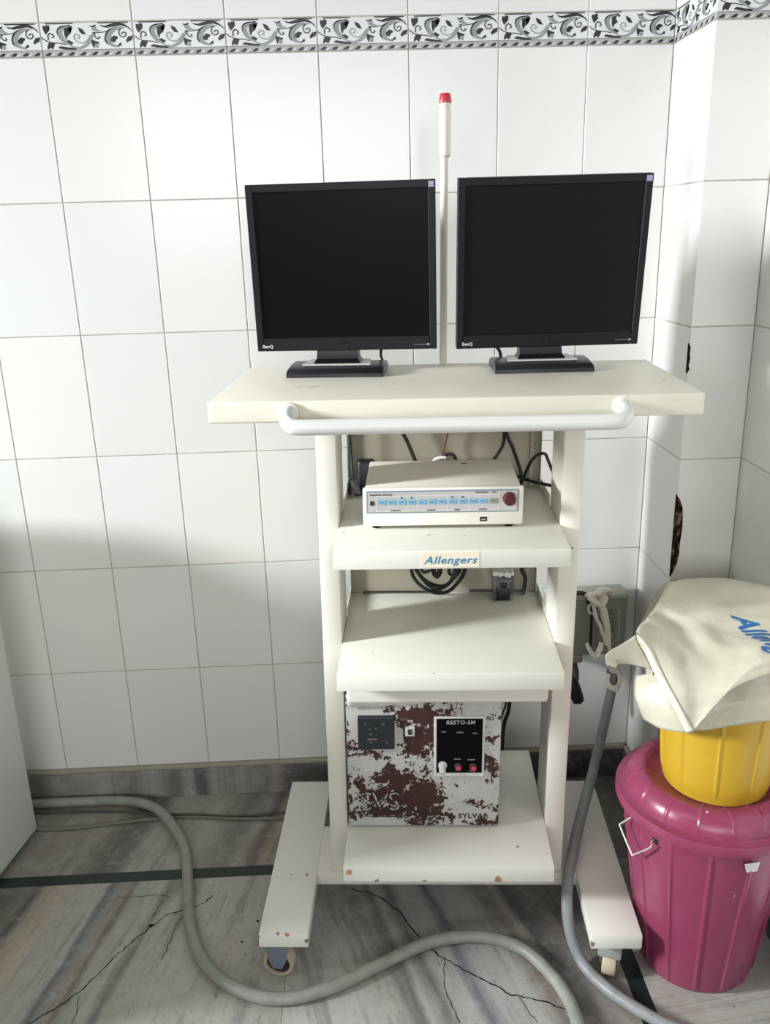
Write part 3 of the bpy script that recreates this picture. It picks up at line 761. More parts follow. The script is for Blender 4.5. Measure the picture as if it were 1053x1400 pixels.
for a, b, y in ((75, 150, 88), (152, 220, 88), (205, 270, 173), (430, 492, 173), (600, 636, 173), (750, 806, 173), (728, 812, 82), (830, 862, 82)):
    n = int((b-a)/9)
    for i in range(n): add_box(bm, fx(a+i*9), fx(a+i*9+6), yb-.0005, yb, fzz(y+4), fzz(y-3))
cart(bm); finish('faceplate_print', bm, plain('small_dark_print', '4b4a48', .5), fp)['kind'] = 'stuff'
bm = bmesh.new(); MK = Matrix.Translation((fx(937), yb, fzz(116))) @ Matrix.Rotation(PI/2, 4, 'X')
add_lathe(bm, [(0, 0), (.0128, 0), (.0128, .002), (.0118, .004), (.0112, .016), (.0100, .018), (0, .0185)], 0, 0, 32, 0, MK, rib=lambda a, r, z: (.0004*math.cos(12*a) if r > .011 and z > .003 else 0))
cart(bm); finish('knob', bm, plain('dark_red_knob', '4c1e22', .35), ctl, True)
bm = bmesh.new(); add_box(bm, fx(758), fx(804), yf-.0006, yf+.002, fzz(240), fzz(216), .0005, 1); cart(bm); pt = finish('usb_port', bm, plain('black_port', '1a1816', .5), ctl)
bm = bmesh.new(); add_box(bm, fx(766), fx(796), yf-.0012, yf, fzz(232), fzz(226)); cart(bm); finish('port_tongue', bm, plain('port_tongue_grey', 'a09c94', .5), ctl)
for xx in (x0+.025, x1-.025):
    for yy in (yf+.02, .01):
        bm = bmesh.new(); p = (xx, yy); add_lathe(bm, [(0, Z1+.0001), (.008, Z1+.0001), (.0085, fz0+.002), (0, fz0+.002)], *p, 16); cart(bm); finish('foot', bm, plain('black_rubber', '15151a', .8), ctl)
bm = bmesh.new(); t = bmesh.new(); vs = [(-.004, -.004), (.002, -.006), (.008, -.002), (.012, .001), (.006, .005), (-.002, .004)]
t.faces.new([t.verts.new((a+.035, b-.005, fz1-.0035)) for a, b in vs]); join(bm, t); cart(bm); finish('paint_chip', bm, plain('olive_mark', '5c5a40', .7), ctl)

# ================================================================== POWER SUPPLY on the bottom shelf
Z3 = .2599
def mk_peel():
    t = NT('peeling_white_paint_on_maroon'); v = t.obj()
    # origin of the object is the thing base -> use generated positions from cart-space blobs
    big = None
    blobs = [  # (u, z, ru, rz) white(+)/maroon(-) in metres from the box's lower left front corner
        (-1, .185, .262, .060, .048), (-1, .145, .285, .055, .018), (-1, .155, .205, .038, .045), (-1, .100, .130, .050, .028), (-1, .145, .090, .055, .040), (-1, .170, .060, .045, .055),
        (-1, .055, .180, .040, .018), (-1, .300, .150, .020, .055), (-1, .270, .070, .030, .020), (-1, .300, .275, .030, .010), (-1, .060, .040, .070, .020), (-1, .030, .120, .014, .03),
        (-1, .330, .02, .09, .012), (-1, .07, .078, .05, .02), (-1, .10, .165, .05, .016),
        (1, .050, .270, .060, .060), (1, .100, .170, .09, .022), (1, .270, .100, .055, .055), (1, .290, .280, .045, .045), (1, .040, .155, .04, .03), (1, .28, .03, .05, .02), (1, .05, .02, .07, .018)]
    cc_ = t.n('ShaderNodeVectorTransform'); 
    rot = t.map(v, rot=(0, 0, -CYAW))
    sx = t.n('ShaderNodeSeparateXYZ'); t.l(rot, sx.inputs[0])
    acc = None
    for (sg, u, z, ru, rz) in blobs:
        a = t.math('DIVIDE', t.math('SUBTRACT', sx.outputs[0], u-.165), ru); b = t.math('DIVIDE', t.math('SUBTRACT', sx.outputs[2], z), rz)
        d = t.math('SQRT', t.math('ADD', t.math('MULTIPLY', a, a), t.math('MULTIPLY', b, b)))
        k = t.math('MULTIPLY', t.math('SUBTRACT', 1.25, d, True), .30*sg)
        acc = k if acc is None else t.math('ADD', acc, k)
    n = t.noise(v, 42, 10, .72); n2 = t.noise(v, 120, 5, .65)
    val = t.math('ADD', t.math('ADD', acc, t.math('MULTIPLY', t.math('SUBTRACT', n, .5), 2.1)), t.math('MULTIPLY', t.math('SUBTRACT', n2, .5), 1.05))
    white = t.math('DIVIDE', t.math('ADD', val, .085), .02, True)
    wc = t.mix(t.noise(v, 25, 4, .6), rgb('aeaeab'), rgb('cbc9c4'))
    mc = t.mix(t.noise(v, 60, 4, .6), rgb('341d1c'), rgb('4a2826'))
    t.col(t.mix(white, mc, wc)); t.set(.55, 0, .35)
    t.bump(white, .6, .0012)
    return t.m
M_PEEL = mk_peel()
ups = thing('power_supply_unit', 'square power supply box with white paint peeling off maroon metal', 'power supply', cw(-.0505, -.19, Z3))
ux0, ux1, uy, uz0, uz1 = -.2155, .1145, -.190, .2665, .590
bm = bmesh.new(); add_box(bm, ux0, ux1, uy, .04, uz0, uz1, .003, 2); cart(bm); finish('housing', bm, M_PEEL, ups, True)
for xx in (ux0+.03, ux1-.03):
    for yy in (uy+.03, .01):
        bm = bmesh.new(); add_lathe(bm, [(0, Z3+.0001), (.010, Z3+.0001), (.011, uz0+.001), (0, uz0+.001)], xx, yy, 14); cart(bm); finish('foot', bm, plain('black_rubber_foot', '141416', .8), ups)
def px(u): return ux0+(u-68)/(975-68)*(ux1-ux0)
def pz(v): return uz1-(v-52)/(835-52)*(uz1-uz0)
def face_box(name, u0, v0, u1, v1, d, mat, bev=.001, parent=None, dep=.001):
    bm = bmesh.new(); add_box(bm, px(u0), px(u1), uy-d, uy+dep, pz(v1), pz(v0), bev, 2); cart(bm); return finish(name, bm, mat, parent or ups)
so = face_box('power_socket', 138, 165, 352, 352, .010, plain('black_socket_plastic', '1d2327', .45), .002)
M_SOCK = plain('socket_grey_marks', '565b5e', .5)
for (a, b, r) in ((185, 200, 7), (288, 205, 9), (245, 228, 6), (215, 262, 9), (215, 308, 8), (308, 310, 7), (210, 232, 5)):
    bm = bmesh.new(); add_cyl(bm, (px(a), uy-.0108, pz(b)), (px(a), uy-.0099, pz(b)), r*.00036, 12)
    cart(bm); finish('socket_hole', bm, M_SOCK, so)
bm = bmesh.new(); add_box(bm, px(192), px(252), uy-.0108, uy-.0099, pz(294), pz(287)); cart(bm); finish('orange_mark', bm, plain('orange_mark', '9a6a4a', .5), so)
sw = face_box('rocker_switch', 415, 232, 470, 284, .004, plain('white_switch_frame', 'd6d4cc', .5))
bm = bmesh.new(); add_box(bm, px(430), px(456), uy-.0075, uy-.003, pz(272), pz(243), .001); cart(bm); finish('rocker', bm, plain('dark_rocker', '3c3634', .4), sw)
fr = face_box('meter_frame', 583, 172, 880, 525, .004, plain('chipped_white_frame', 'd4d3cf', .5, var=.2, scale=120), .002)
mp = face_box('meter_panel', 598, 183, 866, 500, .0055, plain('gloss_black_panel', '020203', .4, spec=.12), .0008)
t = text_mesh('RESTO-SM', .0125, .0002, .1, .0002, 1.1); bmesh.ops.transform(t, matrix=Matrix.Translation((px(737), uy-.0058, pz(203))) @ STAND, verts=t.verts[:]); cart(t)
finish('panel_lettering', t, plain('worn_white_print', 'b0b2b4', .5), mp)
bm = bmesh.new()
for (a, b, w2) in ((641, 256, 14), (736, 260, 20), (822, 265, 14), (722, 417, 20), (805, 421, 22), (720, 482, 10), (800, 486, 8)):
    for i in range(5): add_box(bm, px(a-w2+i*w2*.4), px(a-w2+i*w2*.4+w2*.28), uy-.0060, uy-.0054, pz(b+3), pz(b-3))
cart(bm); finish('panel_print', bm, plain('small_white_print', '8c8e92', .5), mp)['kind'] = 'stuff'
for (a, b) in ((726, 458), (814, 461)):
    bm = bmesh.new(); add_cyl(bm, (px(a), uy-.005, pz(b)), (px(a), uy-.009, pz(b)), .0082, 20, bev=.001); cart(bm); nl = finish('push_switch', bm, plain('grey_lamp_ring', '3a3236', .4), mp, True)
    bm = bmesh.new(); add_cyl(bm, (px(a+3), uy-.0085, pz(b+4)), (px(a+3), uy-.0145, pz(b+5)), .0052, 16, bev=.001); cart(bm); finish('red_switch_cap', bm, plain('red_switch_plastic', 'c8384a', .35), ups, True)
bm = bmesh.new(); add_cyl(bm, (px(634), uy-.005, pz(452)), (px(632), uy-.024, pz(476)), .0078, 20, bev=.0015, r1=.0070); add_cyl(bm, (px(634), uy-.005, pz(452)), (px(634), uy-.008, pz(452)), .0095, 20)
cart(bm); finish('fuse_holder', bm, plain('white_grey_knob', 'c9cac6', .4), ups, True)
# embossed lettering and underlines
def t_math(t): return t.math('DIVIDE', t.math('SUBTRACT', t.noise(t.obj(), 90, 6, .7), .47), .02, True)
def letters(body, u, v, size, mat, shear=0, off=0, sp=1.0, sx_=1.0, name='lettering'):
    t = text_mesh(body, size, .0003, shear, off, sp); bmesh.ops.transform(t, matrix=Matrix.Translation((px(u), uy-.0006, pz(v))) @ STAND @ Matrix.Scale(sx_, 4, (1, 0, 0)), verts=t.verts[:]); cart(t); return finish(name, t, mat, ups)
M_INK = plain('dark_ink', '2d2a2a', .6)
tl_ = NT('half_peeled_letter_paint'); tl_.col(tl_.mix(t_math(tl_), rgb('4a2826'), rgb('b9b7b2'))); tl_.set(.6); M_LET = tl_.m
for k, (lu, ch) in enumerate(((178, 'S'), (262, 'V'), (345, 'S'))):
    t = text_mesh(ch, .068, .0001, 0, .0004); bmesh.ops.transform(t, matrix=Matrix.Translation((px(lu), uy-.0003, pz(688))) @ STAND @ Matrix.Scale(.95, 4, (1, 0, 0)), verts=t.verts[:]); cart(t)
    finish('letter', t, M_LET, ups)
    t = text_mesh(ch, .068, outline=.0010); bmesh.ops.transform(t, matrix=Matrix.Translation((px(lu), uy-.0006, pz(688))) @ STAND @ Matrix.Scale(.95, 4, (1, 0, 0)), verts=t.verts[:]); cart(t)
    finish('letter_outline', t, M_INK, ups)
letters('SYLVAR', 822, 773, .0155, M_INK, 0, .0004, 1.1, 1.15)
bm = bmesh.new()
for off in (0, 30):
    pts = [(128, 742+off), (400, 748+off), (440, 722+off), (500, 762+off), (578, 765+off)]
    q = [Vector((px(a), uy-.0006, pz(b))) for a, b in pts]
    for a, b in zip(q, q[1:]):
        vs = [a+Vector((0, 0, .0012)), b+Vector((0, 0, .0012)), b-Vector((0, 0, .0012)), a-Vector((0, 0, .0012))]
        bm.faces.new([bm.verts.new(p) for p in vs])
add_box(bm, px(670), px(715), uy-.0008, uy, pz(788), pz(770))
cart(bm); finish('emblem_lines', bm, M_INK, ups)['kind'] = 'stuff'
# crumpled plastic sheet on top of it
bm = bmesh.new(); nx, ny = 26, 14; G_ = []
for i in range(nx):
    row = []
    for j in range(ny):
        u = ux0+.004+(ux1-ux0-.06)*i/(nx-1); yy = uy-.006+.20*j/(ny-1); zz = uz1+.002+.014*abs(mnoise.noise(Vector((u*34, yy*30, 0))))
        if j == 0: zz = uz1-.030*(1-i/nx)**.8*(.75+.7*abs(mnoise.noise(Vector((u*60, 1, 2)))))-.001; yy = uy-.006-.005*abs(mnoise.noise(Vector((u*90, 5, 2))))
        if j == 1: yy = uy-.0048; zz = uz1+.002
        row.append(bm.verts.new((u, yy, zz)))
    G_.append(row)
for i in range(nx-1):
    for j in range(ny-1): bm.faces.new((G_[i][j], G_[i+1][j], G_[i+1][j+1], G_[i][j+1]))
cart(bm); sh = finish('plastic_sheet', bm, plain('cloudy_white_plastic', 'dedad0', .3, spec=.6), smooth=True)
tag(sh, 'crumpled whitish plastic sheet lying on top of the peeling power supply box', 'plastic sheet')
md = sh.modifiers.new('thick', 'SOLIDIFY'); md.thickness = .0008; md.offset = 1

# ================================================================== CABLES on the trolley
M_BLK = plain('black_cable_rubber', '101012', .45)
def cable(name, label, pts, r, mat=M_BLK, cat='cable', sm=8, group=None):
    bm = bmesh.new(); add_tube(bm, cpts(pts), r, 8, sm); o = finish(name, bm, mat, None, True); tag(o, label, cat, group); return o
Zt = 1.2126
cable('cable', 'thin black cable hanging down at the left end of the back panel', [(-.212, .06, 1.205), (-.211, .06, 1.108), (-.209, .06, 1.05), (-.207, .05, 1.016), (-.204, .042, .992)], .0026)
plug = thing('power_plug', 'black moulded plug and cable loop lying behind the left end of the control box', 'plug', cw(-.19, .04, Z1))
bm = bmesh.new(); add_tube(bm, cpts([(-.212, .045, .962), (-.214, .03, .985), (-.206, .025, 1.006), (-.196, .03, .990), (-.190, .03, .966), (-.2, .04, .962)]), .0035, 8, 8); finish('cable_loop', bm, plain('grey_black_rubber', '2a2a2d', .3), plug, True)
bm = bmesh.new(); add_box(bm, -.195, -.155, .038, .068, Z1+.0005, 1.038, .008, 3); cart(bm); finish('plug_body', bm, M_BLK, plug, True)
bm = bmesh.new(); add_tube(bm, cpts([(-.206, .026, .998), (-.199, .022, .985), (-.190, .020, .968)]), .0055, 8, 4); cart; finish('strain_relief', bm, plain('dark_grey_rubber', '3c3c40', .4), plug, True)
cable('cable', 'thick black cable slanting down behind the middle of the control box', [(-.100, .06, 1.205), (-.096, .06, 1.109), (-.082, .06, 1.071), (-.063, .055, 1.024), (-.052, .055, .985), (-.05, .055, .964)], .0042)
cable('cable', 'thin dark red cable hanging to a white tag behind the control box', [(.012, .07, 1.205), (.007, .07, 1.102), (-.002, .07, 1.061), (-.009, .062, 1.036)], .0022, plain('dark_red_cable', '7a4038', .5))
bm = bmesh.new(); add_tube(bm, cpts([(-.028, .055, 1.024), (-.022, .055, 1.034), (-.010, .055, 1.038), (.002, .055, 1.039)]), .0042, 8, 5, flat=1); tag(finish('cable_tag', bm, plain('white_tag_plastic', 'ddd8d2', .5), None, True), 'small white plastic tag on the dark red cable behind the control box', 'tag')
cable('cable', 'short black cable arching beside the white tag behind the control box', [(-.012, .056, 1.028), (.002, .056, 1.044), (.018, .056, 1.044), (.030, .056, 1.026), (.067, .056, 1.024), (.10, .06, 1.0)], .0034)
cable('cable', 'black cable curving down leftward behind the control box, left arm of the cable fork', [(.133, .062, 1.205), (.130, .062, 1.102), (.128, .062, 1.066), (.117, .062, 1.043), (.096, .056, 1.014), (.08, .056, .975)], .0036)
cable('cable', 'black cable running down to the right end of the control box, right fork arm', [(.137, .055, 1.205), (.133, .055, 1.102), (.148, .050, 1.059), (.160, .050, 1.026), (.168, .045, .998), (.168, .045, .966)], .0038)
cable('cable', 'black cable looping up in an arch beside the right column', [(.170, .038, .985), (.173, .036, .997), (.183, .02, 1.032), (.195, .0, 1.055), (.209, -.012, 1.060), (.214, -.026, 1.050), (.222, -.038, 1.03), (.232, -.040, 1.01)], .0034)
cable('cable', 'black cable lying across from the control box to the right column', [(.145, .054, .992), (.160, .056, .992), (.172, .054, .988), (.197, .032, .985), (.212, .0, .990), (.232, -.030, .992)], .0036)
coil = thing('cable_coil', 'bundle of black cables hanging in loops at the back of the middle shelf', 'cable', cw(-.02, .035, .7054))
for k, (pts, r) in enumerate([
    ([(-.080, .055, .90), (-.077, .045, .787), (-.063, .042, .749), (-.030, .025, .732), (.003, .025, .730), (.029, .042, .744), (.049, .045, .785), (.06, .055, .90)], .0042),
    ([(-.070, .060, .90), (-.066, .056, .79), (-.052, .052, .756), (-.025, .04, .742), (.002, .04, .740), (.022, .05, .756), (.038, .05, .79), (.045, .058, .9)], .0045),
    ([(-.085, .050, .90), (-.072, .04, .80), (-.055, .034, .765), (-.03, .03, .740), (-.012, .03, .736), (.012, .035, .75), (.03, .045, .80), (.035, .05, .9)], .0036),
    ([(-.040, .055, .90), (-.055, .05, .80), (-.052, .05, .775), (-.042, .05, .77), (-.028, .05, .79), (-.02, .055, .9)], .0036),
    ([(-.030, .066, .90), (-.028, .064, .80), (-.022, .062, .76), (-.012, .06, .76), (-.008, .06, .80), (-.005, .06, .9)], .0060),
    ([(.010, .06, .90), (.014, .055, .80), (.010, .05, .77), (.020, .05, .765), (.028, .05, .80), (.03, .06, .9)], .0036),
    ([(-.19, .072, .711), (-.15, .076, .711), (-.07, .074, .711), (-.03, .068, .7135), (-.01, .052, .720), (-.005, .04, .735)], .0026), ([(.06, .078, .711), (.10, .076, .711), (.15, .074, .711), (.19, .070, .711)], .0026)]):
    bm = bmesh.new(); add_tube(bm, cpts(pts), r, 8, 8); finish('cable_loop', bm, M_BLK, coil, True)
con = thing('connector_block', 'clear plastic connector with white top standing at the back of the middle shelf', 'connector', cw(.133, .04, .7054))
bm = bmesh.new(); add_box(bm, .110, .157, .028, .055, .7056, .768, .002, 2); cart(bm)
tg = NT('smoky_clear_plastic'); tg.col(tg.ramp(tg.noise(tg.obj(), 70, 3, .6), [(.4, rgb('4a4b4c')), (.65, rgb('8d8e8c'))])); tg.set(.25, 0, .5, trans=.35); finish('clear_body', bm, tg.m, con, True)
bm = bmesh.new(); add_box(bm, .118, .150, .026, .05, .707, .738, .003, 2); add_box(bm, .128, .142, .024, .05, .738, .750, .002, 2); cart(bm); finish('black_contact', bm, M_BLK, con, True)
bm = bmesh.new(); random.seed(5)
for i in range(7): a = .109+i*.0068; add_box(bm, a, a+.0075, .025+random.random()*.003, .056, .762+random.random()*.006, .773+random.random()*.004, .0015, 1)
cart(bm); finish('white_top', bm, plain('white_connector_plastic', 'd9d8d2', .5), con)['kind'] = 'stuff'
cable('cable', 'short black cable standing up right of the clear connector on the middle shelf', [(.170, .06, .90), (.177, .06, .776), (.187, .06, .752), (.186, .06, .725), (.183, .055, .7095)], .0042)
cable('cable', 'thin black cable hanging behind the power supply box, the left one of a pair', [(.172, .128, .62), (.166, .128, .47), (.164, .125, .429), (.158, .125, .378), (.147, .125, .317), (.14, .125, .05), (.12, .15, .006)], .0026)
cable('cable', 'thicker black cable hanging behind the power supply box, the right one of a pair', [(.176, .128, .62), (.174, .128, .47), (.171, .125, .434), (.166, .125, .364), (.154, .125, .298), (.15, .125, .05), (.14, .15, .006)], .0050)
# monitor leads
def wcable(label, pts, r, mat=M_BLK, name='cable', cat='cable'):
    bm = bmesh.new(); add_tube(bm, pts, r, 8, 6); o = finish(name, bm, mat, None, True); tag(o, label, cat); return o
p1 = cw(-.135, -.06, 1.25); p2 = cw(.115, -.045, 1.25)
wcable('short black lead dropping behind the left monitor onto its silver stand plate', [cw(-.132, -.045, 1.35), cw(-.132, -.05, 1.32), cw(-.135, -.035, 1.29), cw(-.136, -.01, 1.272), cw(-.13, .012, 1.254)], .0028)
wcable('black lead curving down behind the lower left corner of the right monitor', [cw(.085, -.03, 1.35), cw(.088, -.04, 1.32), cw(.094, -.035, 1.297), cw(.107, -.012, 1.28), cw(.112, .004, 1.266), cw(.118, .02, 1.2535)], .0034)

# ================================================================== HOSES AND FLOOR CABLES
def mk_hose(name, a, b):
    t = NT(name); v = t.geo(); n = t.noise(v, 30, 5, .65); c = t.ramp(n, [(.3, rgb(a)), (.7, rgb(b))])
    c = t.mix(t.math('MULTIPLY', speckmask(t, v, 120, .70, .02), .5), c, rgb('55574f')); t.col(c); t.set(.42, 0, .4); return t.m
M_HOSE = mk_hose('grey_pvc_hose', '83867e', '9a9c94')
R_H = .0135
hz = [(-.75, -.045), (-.55, -.030), (-.311, -.034), (-.166, -.034), (-.029, -.042), (.062, -.092), (.13, -.178), (.173, -.267), (.204, -.41), (.225, -.506), (.262, -.600), (.317, -.672), (.4, -.722), (.476, -.731), (.566, -.706), (.66, -.657), (.75, -.612), (.826, -.594), (.907, -.600), (.975, -.638), (1.016, -.700), (1.040, -.765), (1.046, -.84), (1.03, -.95), (.98, -1.1), (.93, -1.4), (.98, -1.8), (1.08, -2.3), (1.05, -2.9)]
bm = bmesh.new(); add_tube(bm, [(a, b, R_H+.0003+(.0090*math.exp(-((b+.118)/.05)**2) if a < .3 else 0)) for a, b in hz], R_H, 16, 8)
tag(finish('hose', bm, M_HOSE, None, True), 'thick grey hose snaking across the floor from the left, beneath the trolley front', 'hose')
h2 = [(1.300, -.118, .400), (1.300, -.122, .372), (1.300, -.128, .345), (1.270, -.175, .268), (1.212, -.300, .232), (1.168, -.385, .192), (1.128, -.468, .163), (1.105, -.525, .158), (1.083, -.578, .143), (1.071, -.625, .105), (1.076, -.655, .055), (1.090, -.680, .022), (1.103, -.708, .0142), (1.127, -.750, R_H+.0003), (1.161, -.790, R_H+.0003), (1.206, -.833, R_H+.0003), (1.27, -.88, R_H+.0003), (1.36, -.96, R_H+.0003), (1.43, -1.15, R_H+.0003), (1.42, -1.6, R_H+.0003), (1.36, -2.2, R_H+.0003), (1.40, -2.9, R_H+.0003)]
bm = bmesh.new(); add_tube(bm, h2, .0125, 16, 8)
tag(finish('hose', bm, mk_hose('grey_pvc_hose_dusty', '7c7f7c', '94979a'), None, True), 'thick grey hose dropping from the wall switch box over the right trolley foot', 'hose')
M_CAB2 = plain('grey_cable_sheath', '6f6c62', .5, var=.12)
bm = bmesh.new(); add_tube(bm, [(a, b, .0045) for a, b in [(-.26, -.1345), (-.25, -.1345), (-.19, -.138), (-.117, -.133), (.037, -.115), (.157, -.113), (.299, -.131), (.438, -.136), (.6, -.12), (.8, -.09)]], .0042, 8, 8)
tag(finish('cable', bm, M_CAB2, None, True), 'thin grey cable running along the floor from the white cabinet to the trolley foot', 'cable')
bm = bmesh.new(); add_tube(bm, [(a, b, z) for a, b, z in [(-.60, -.055, .0035), (-.25, -.062, .0035), (-.05, -.072, .0035), (.08, -.094, .0035), (.18, -.104, .0035), (.25, -.115, .0035), (.32, -.118, .0035), (.40, -.112, .0035), (.48, -.11, .0035), (.62, -.10, .0035)]], .0032, 8, 8)
tag(finish('cable', bm, plain('dark_grey_cable_sheath', '4a4842', .5), None, True), 'thinner dark cable on the floor beside the hose, close to the skirting', 'cable')

# ================================================================== SWITCH BOX on the wall
M_SBOX = plain('grey_metal_switch_box', '8d8f85', .45, .2, var=.08, scale=15)
sbx = thing('switch_box', 'grey metal switch box fixed to the back wall behind the right trolley column', 'switch box', (1.27, -.04, .435))
bm = bmesh.new(); add_box(bm, 1.14, 1.343, -.080, -.0002, .428, .590, .006, 3); finish('box_body', bm, M_SBOX, sbx, True)
bm = bmesh.new(); add_box(bm, 1.136, 1.346, -.086, -.018, .588, .606, .006, 3); finish('box_lid_edge', bm, plain('pale_box_rim', 'a2a496', .45, .1), sbx, True)
bm = bmesh.new(); add_box(bm, 1.150, 1.268, -.0845, -.079, .438, .582, .003, 2); finish('box_door', bm, plain('box_door_grey', '85877c', .4, .2), sbx, True)
bm = bmesh.new()
for i in range(7): add_box(bm, 1.285, 1.312, -.0815, -.079, .490+.011*i, .4925+.011*i, .0005, 1)
finish('vent_rib', bm, plain('vent_dark_grey', '5f625a', .5), sbx)['kind'] = 'stuff'
bm = bmesh.new()
for i in range(15): add_box(bm, 1.3235+.0008*(i % 3), 1.3270, -.0812, -.079, .470+.006*i, .4735+.006*i)
finish('printed_markings', bm, plain('pale_box_print', 'cfcdbf', .5), sbx)['kind'] = 'stuff'
bm = bmesh.new(); add_box(bm, 1.247, 1.254, -.0865, -.084, .455, .578, .001); finish('door_slot', bm, plain('black_slot', '0c0c0c', .5), sbx)
bm = bmesh.new(); add_box(bm, 1.16, 1.232, -.083, -.02, .408, .429, .003); finish('bottom_bracket', bm, plain('bracket_brown_grey', '6c675c', .5), sbx)
bm = bmesh.new(); add_tube(bm, [(1.205, -.06, .412), (1.206, -.062, .392), (1.212, -.066, .372), (1.214, -.068, .352)], lambda s: .020-.005*s, 14, 4); ind = finish('cable_gland', bm, plain('brown_grey_gland', '50483e', .6), sbx, True)
ph = thing('hanging_plug', 'black rubber plug hanging below the grey switch box', 'plug', (1.215, -.075, .30))
bm = bmesh.new(); add_tube(bm, [(1.207, -.068, .375), (1.209, -.071, .350), (1.216, -.074, .325), (1.224, -.076, .302), (1.228, -.077, .290)], lambda s: .013+.005*math.sin(min(1, s*1.1)*PI*.8), 14, 6); finish('plug_body', bm, plain('black_plug_rubber', '141212', .45), ph, True)
bm = bmesh.new(); add_cyl(bm, (1.228, -.077, .292), (1.2295, -.0775, .284), .010, 14, bev=.003); finish('plug_tip', bm, M_BLK, ph, True)
# black lead into the knot
wcable('black lead sticking out from behind the column into the knotted cloth strip', [(1.150, -.092, .618), (1.200, -.094, .617), (1.222, -.096, .616), (1.234, -.096, .604), (1.240, -.094, .585), (1.246, -.092, .57)], .006)
# cloth strip
M_RAG = plain('off_white_cloth_strip', 'e6dfcf', .85, var=.14, scale=30)
rag = thing('cloth_strip', 'knotted off-white cloth strip tied over the switch box and holding up the grey hose', 'cloth', (1.27, -.11, .38))
def strip(pts, w_, th=.35, name='cloth_tail'):
    bm = bmesh.new(); add_tube(bm, pts, w_, 10, 6, flat=th)
    for v in bm.verts: v.co += Vector(mnoise.noise_vector(v.co*70))*.0028
    finish(name, bm, M_RAG, rag, True)
strip([(1.225, -.100, .612), (1.242, -.106, .616), (1.256, -.112, .622), (1.272, -.112, .630), (1.288, -.104, .622), (1.298, -.098, .606)], lambda s: .007+.009*math.sin(s*PI)+.002*math.sin(s*17), .55, 'cloth_knot')
strip([(1.232, -.108, .612), (1.248, -.116, .602), (1.262, -.118, .590), (1.270, -.116, .604), (1.264, -.112, .620)], lambda s: .010+.003*math.sin(s*9), .7, 'cloth_knot')
strip([(1.262, -.112, .612), (1.270, -.118, .575), (1.279, -.122, .540), (1.284, -.126, .500), (1.290, -.130, .462), (1.297, -.134, .432), (1.298, -.134, .405)], lambda s: .0085+.003*math.sin(s*7))
strip([(1.244, -.106, .600), (1.250, -.112, .566), (1.262, -.116, .538), (1.272, -.122, .510), (1.283, -.126, .480)], lambda s: .006)
strip([(1.238, -.100, .588), (1.238, -.096, .570), (1.244, -.094, .556), (1.254, -.094, .560), (1.252, -.096, .570)], lambda s: .0045)
strip([(1.236, -.096, .474), (1.242, -.102, .462), (1.252, -.106, .446), (1.263, -.106, .444), (1.270, -.104, .458), (1.276, -.100, .476)], lambda s: .0085)
strip([(1.258, -.102, .448), (1.259, -.104, .440), (1.260, -.104, .432)], lambda s: .004)
strip([(1.289, -.128, .398), (1.286, -.140, .382), (1.296, -.147, .368), (1.312, -.144, .372), (1.318, -.132, .390), (1.312, -.124, .404), (1.299, -.122, .402)], lambda s: .006, .9, 'cloth_wrap')
strip([(1.287, -.132, .374), (1.292, -.145, .366), (1.304, -.148, .362), (1.316, -.138, .368)], lambda s: .007, .9, 'cloth_wrap')
bm = bmesh.new(); add_tube(bm, [(1.309, -.110, .415), (1.312, -.118, .395), (1.310, -.122, .372), (1.303, -.124, .350)], .0075, 10, 5)
tag(finish('rubber_sleeve', bm, plain('rust_brown_rubber', '6a4434', .7, var=.25), None, True), 'rust brown rubber piece tucked beside the cloth wrap at the top of the hose', 'sleeve')

# ================================================================== PINK BIN
M_PINK = None
def mk_pink():
    t = NT('magenta_plastic'); v = t.obj()
    c = t.mix(t.math('MULTIPLY', t.noise(v, 6, 4, .6), .4), rgb('8c3a59'), rgb('7c314d'))
    st = t.math('MULTIPLY', t.math('SUBTRACT', t.noise(t.map(v, scale=(1, 1, .25)), 30, 4, .7), .58), 3, True)
    c = t.mix(t.math('MULTIPLY', st, .25), c, rgb('c77a95'))
    c = t.mix(t.math('MULTIPLY', speckmask(t, t.map(v, scale=(1, 1, .5)), 60, .74, .01), .8), c, rgb('e3c3cd'))
    t.col(c); t.set(.30, 0, .5); t.b.inputs['Subsurface Weight'].default_value = 0
    t.bump(t.noise(v, 60, 3, .6), .04, .001); return t.m
M_PINK = mk_pink()
BXc, BYc = 1.3465, -.650
bin_ = thing('dustbin', 'tall magenta plastic bin with a domed lid, standing in the corner right of the trolley', 'bin', (BXc, BYc, 0))
NR = 14
def ribf(a, r, z):
    k = (a/(2*PI)*NR+.25) % 1.0; d = min(k, 1-k)/NR*2*PI*r
    return .0042*math.exp(-(d/.0026)**2) if .012 < z < .385 else 0
bm = bmesh.new()
add_lathe(bm, [(0, .012), (.104, .010), (.108, .0002), (.114, .0002), (.1175, .006), (.1195, .014), (.1250, .06), (.1375, .16), (.1510, .26), (.1640, .35), (.1670, .385), (.1720, .392), (.1735, .402), (.170, .404), (.164, .39), (.12, .05), (0, .045)], BXc, BYc, 420, rib=ribf)
body = finish('bin_body', bm, M_PINK, bin_, True)
bm = bmesh.new()
def ribl(a, r, z):
    return 0
prof = [(0, .4445), (.060, .445), (.108, .4470), (.116, .4510), (.126, .4575), (.138, .4580), (.150, .4525), (.1600, .4405), (.1655, .4280), (.1670, .4205), (.1720, .4185), (.1780, .4180), (.1835, .4175), (.1855, .413), (.1855, .398), (.1840, .394), (.1810, .3935), (.1800, .396), (.1795, .412), (.164, .414), (.155, .436), (.13, .455), (.10, .446), (0, .44)]
t = bmesh.new(); seg = 420; rings = []
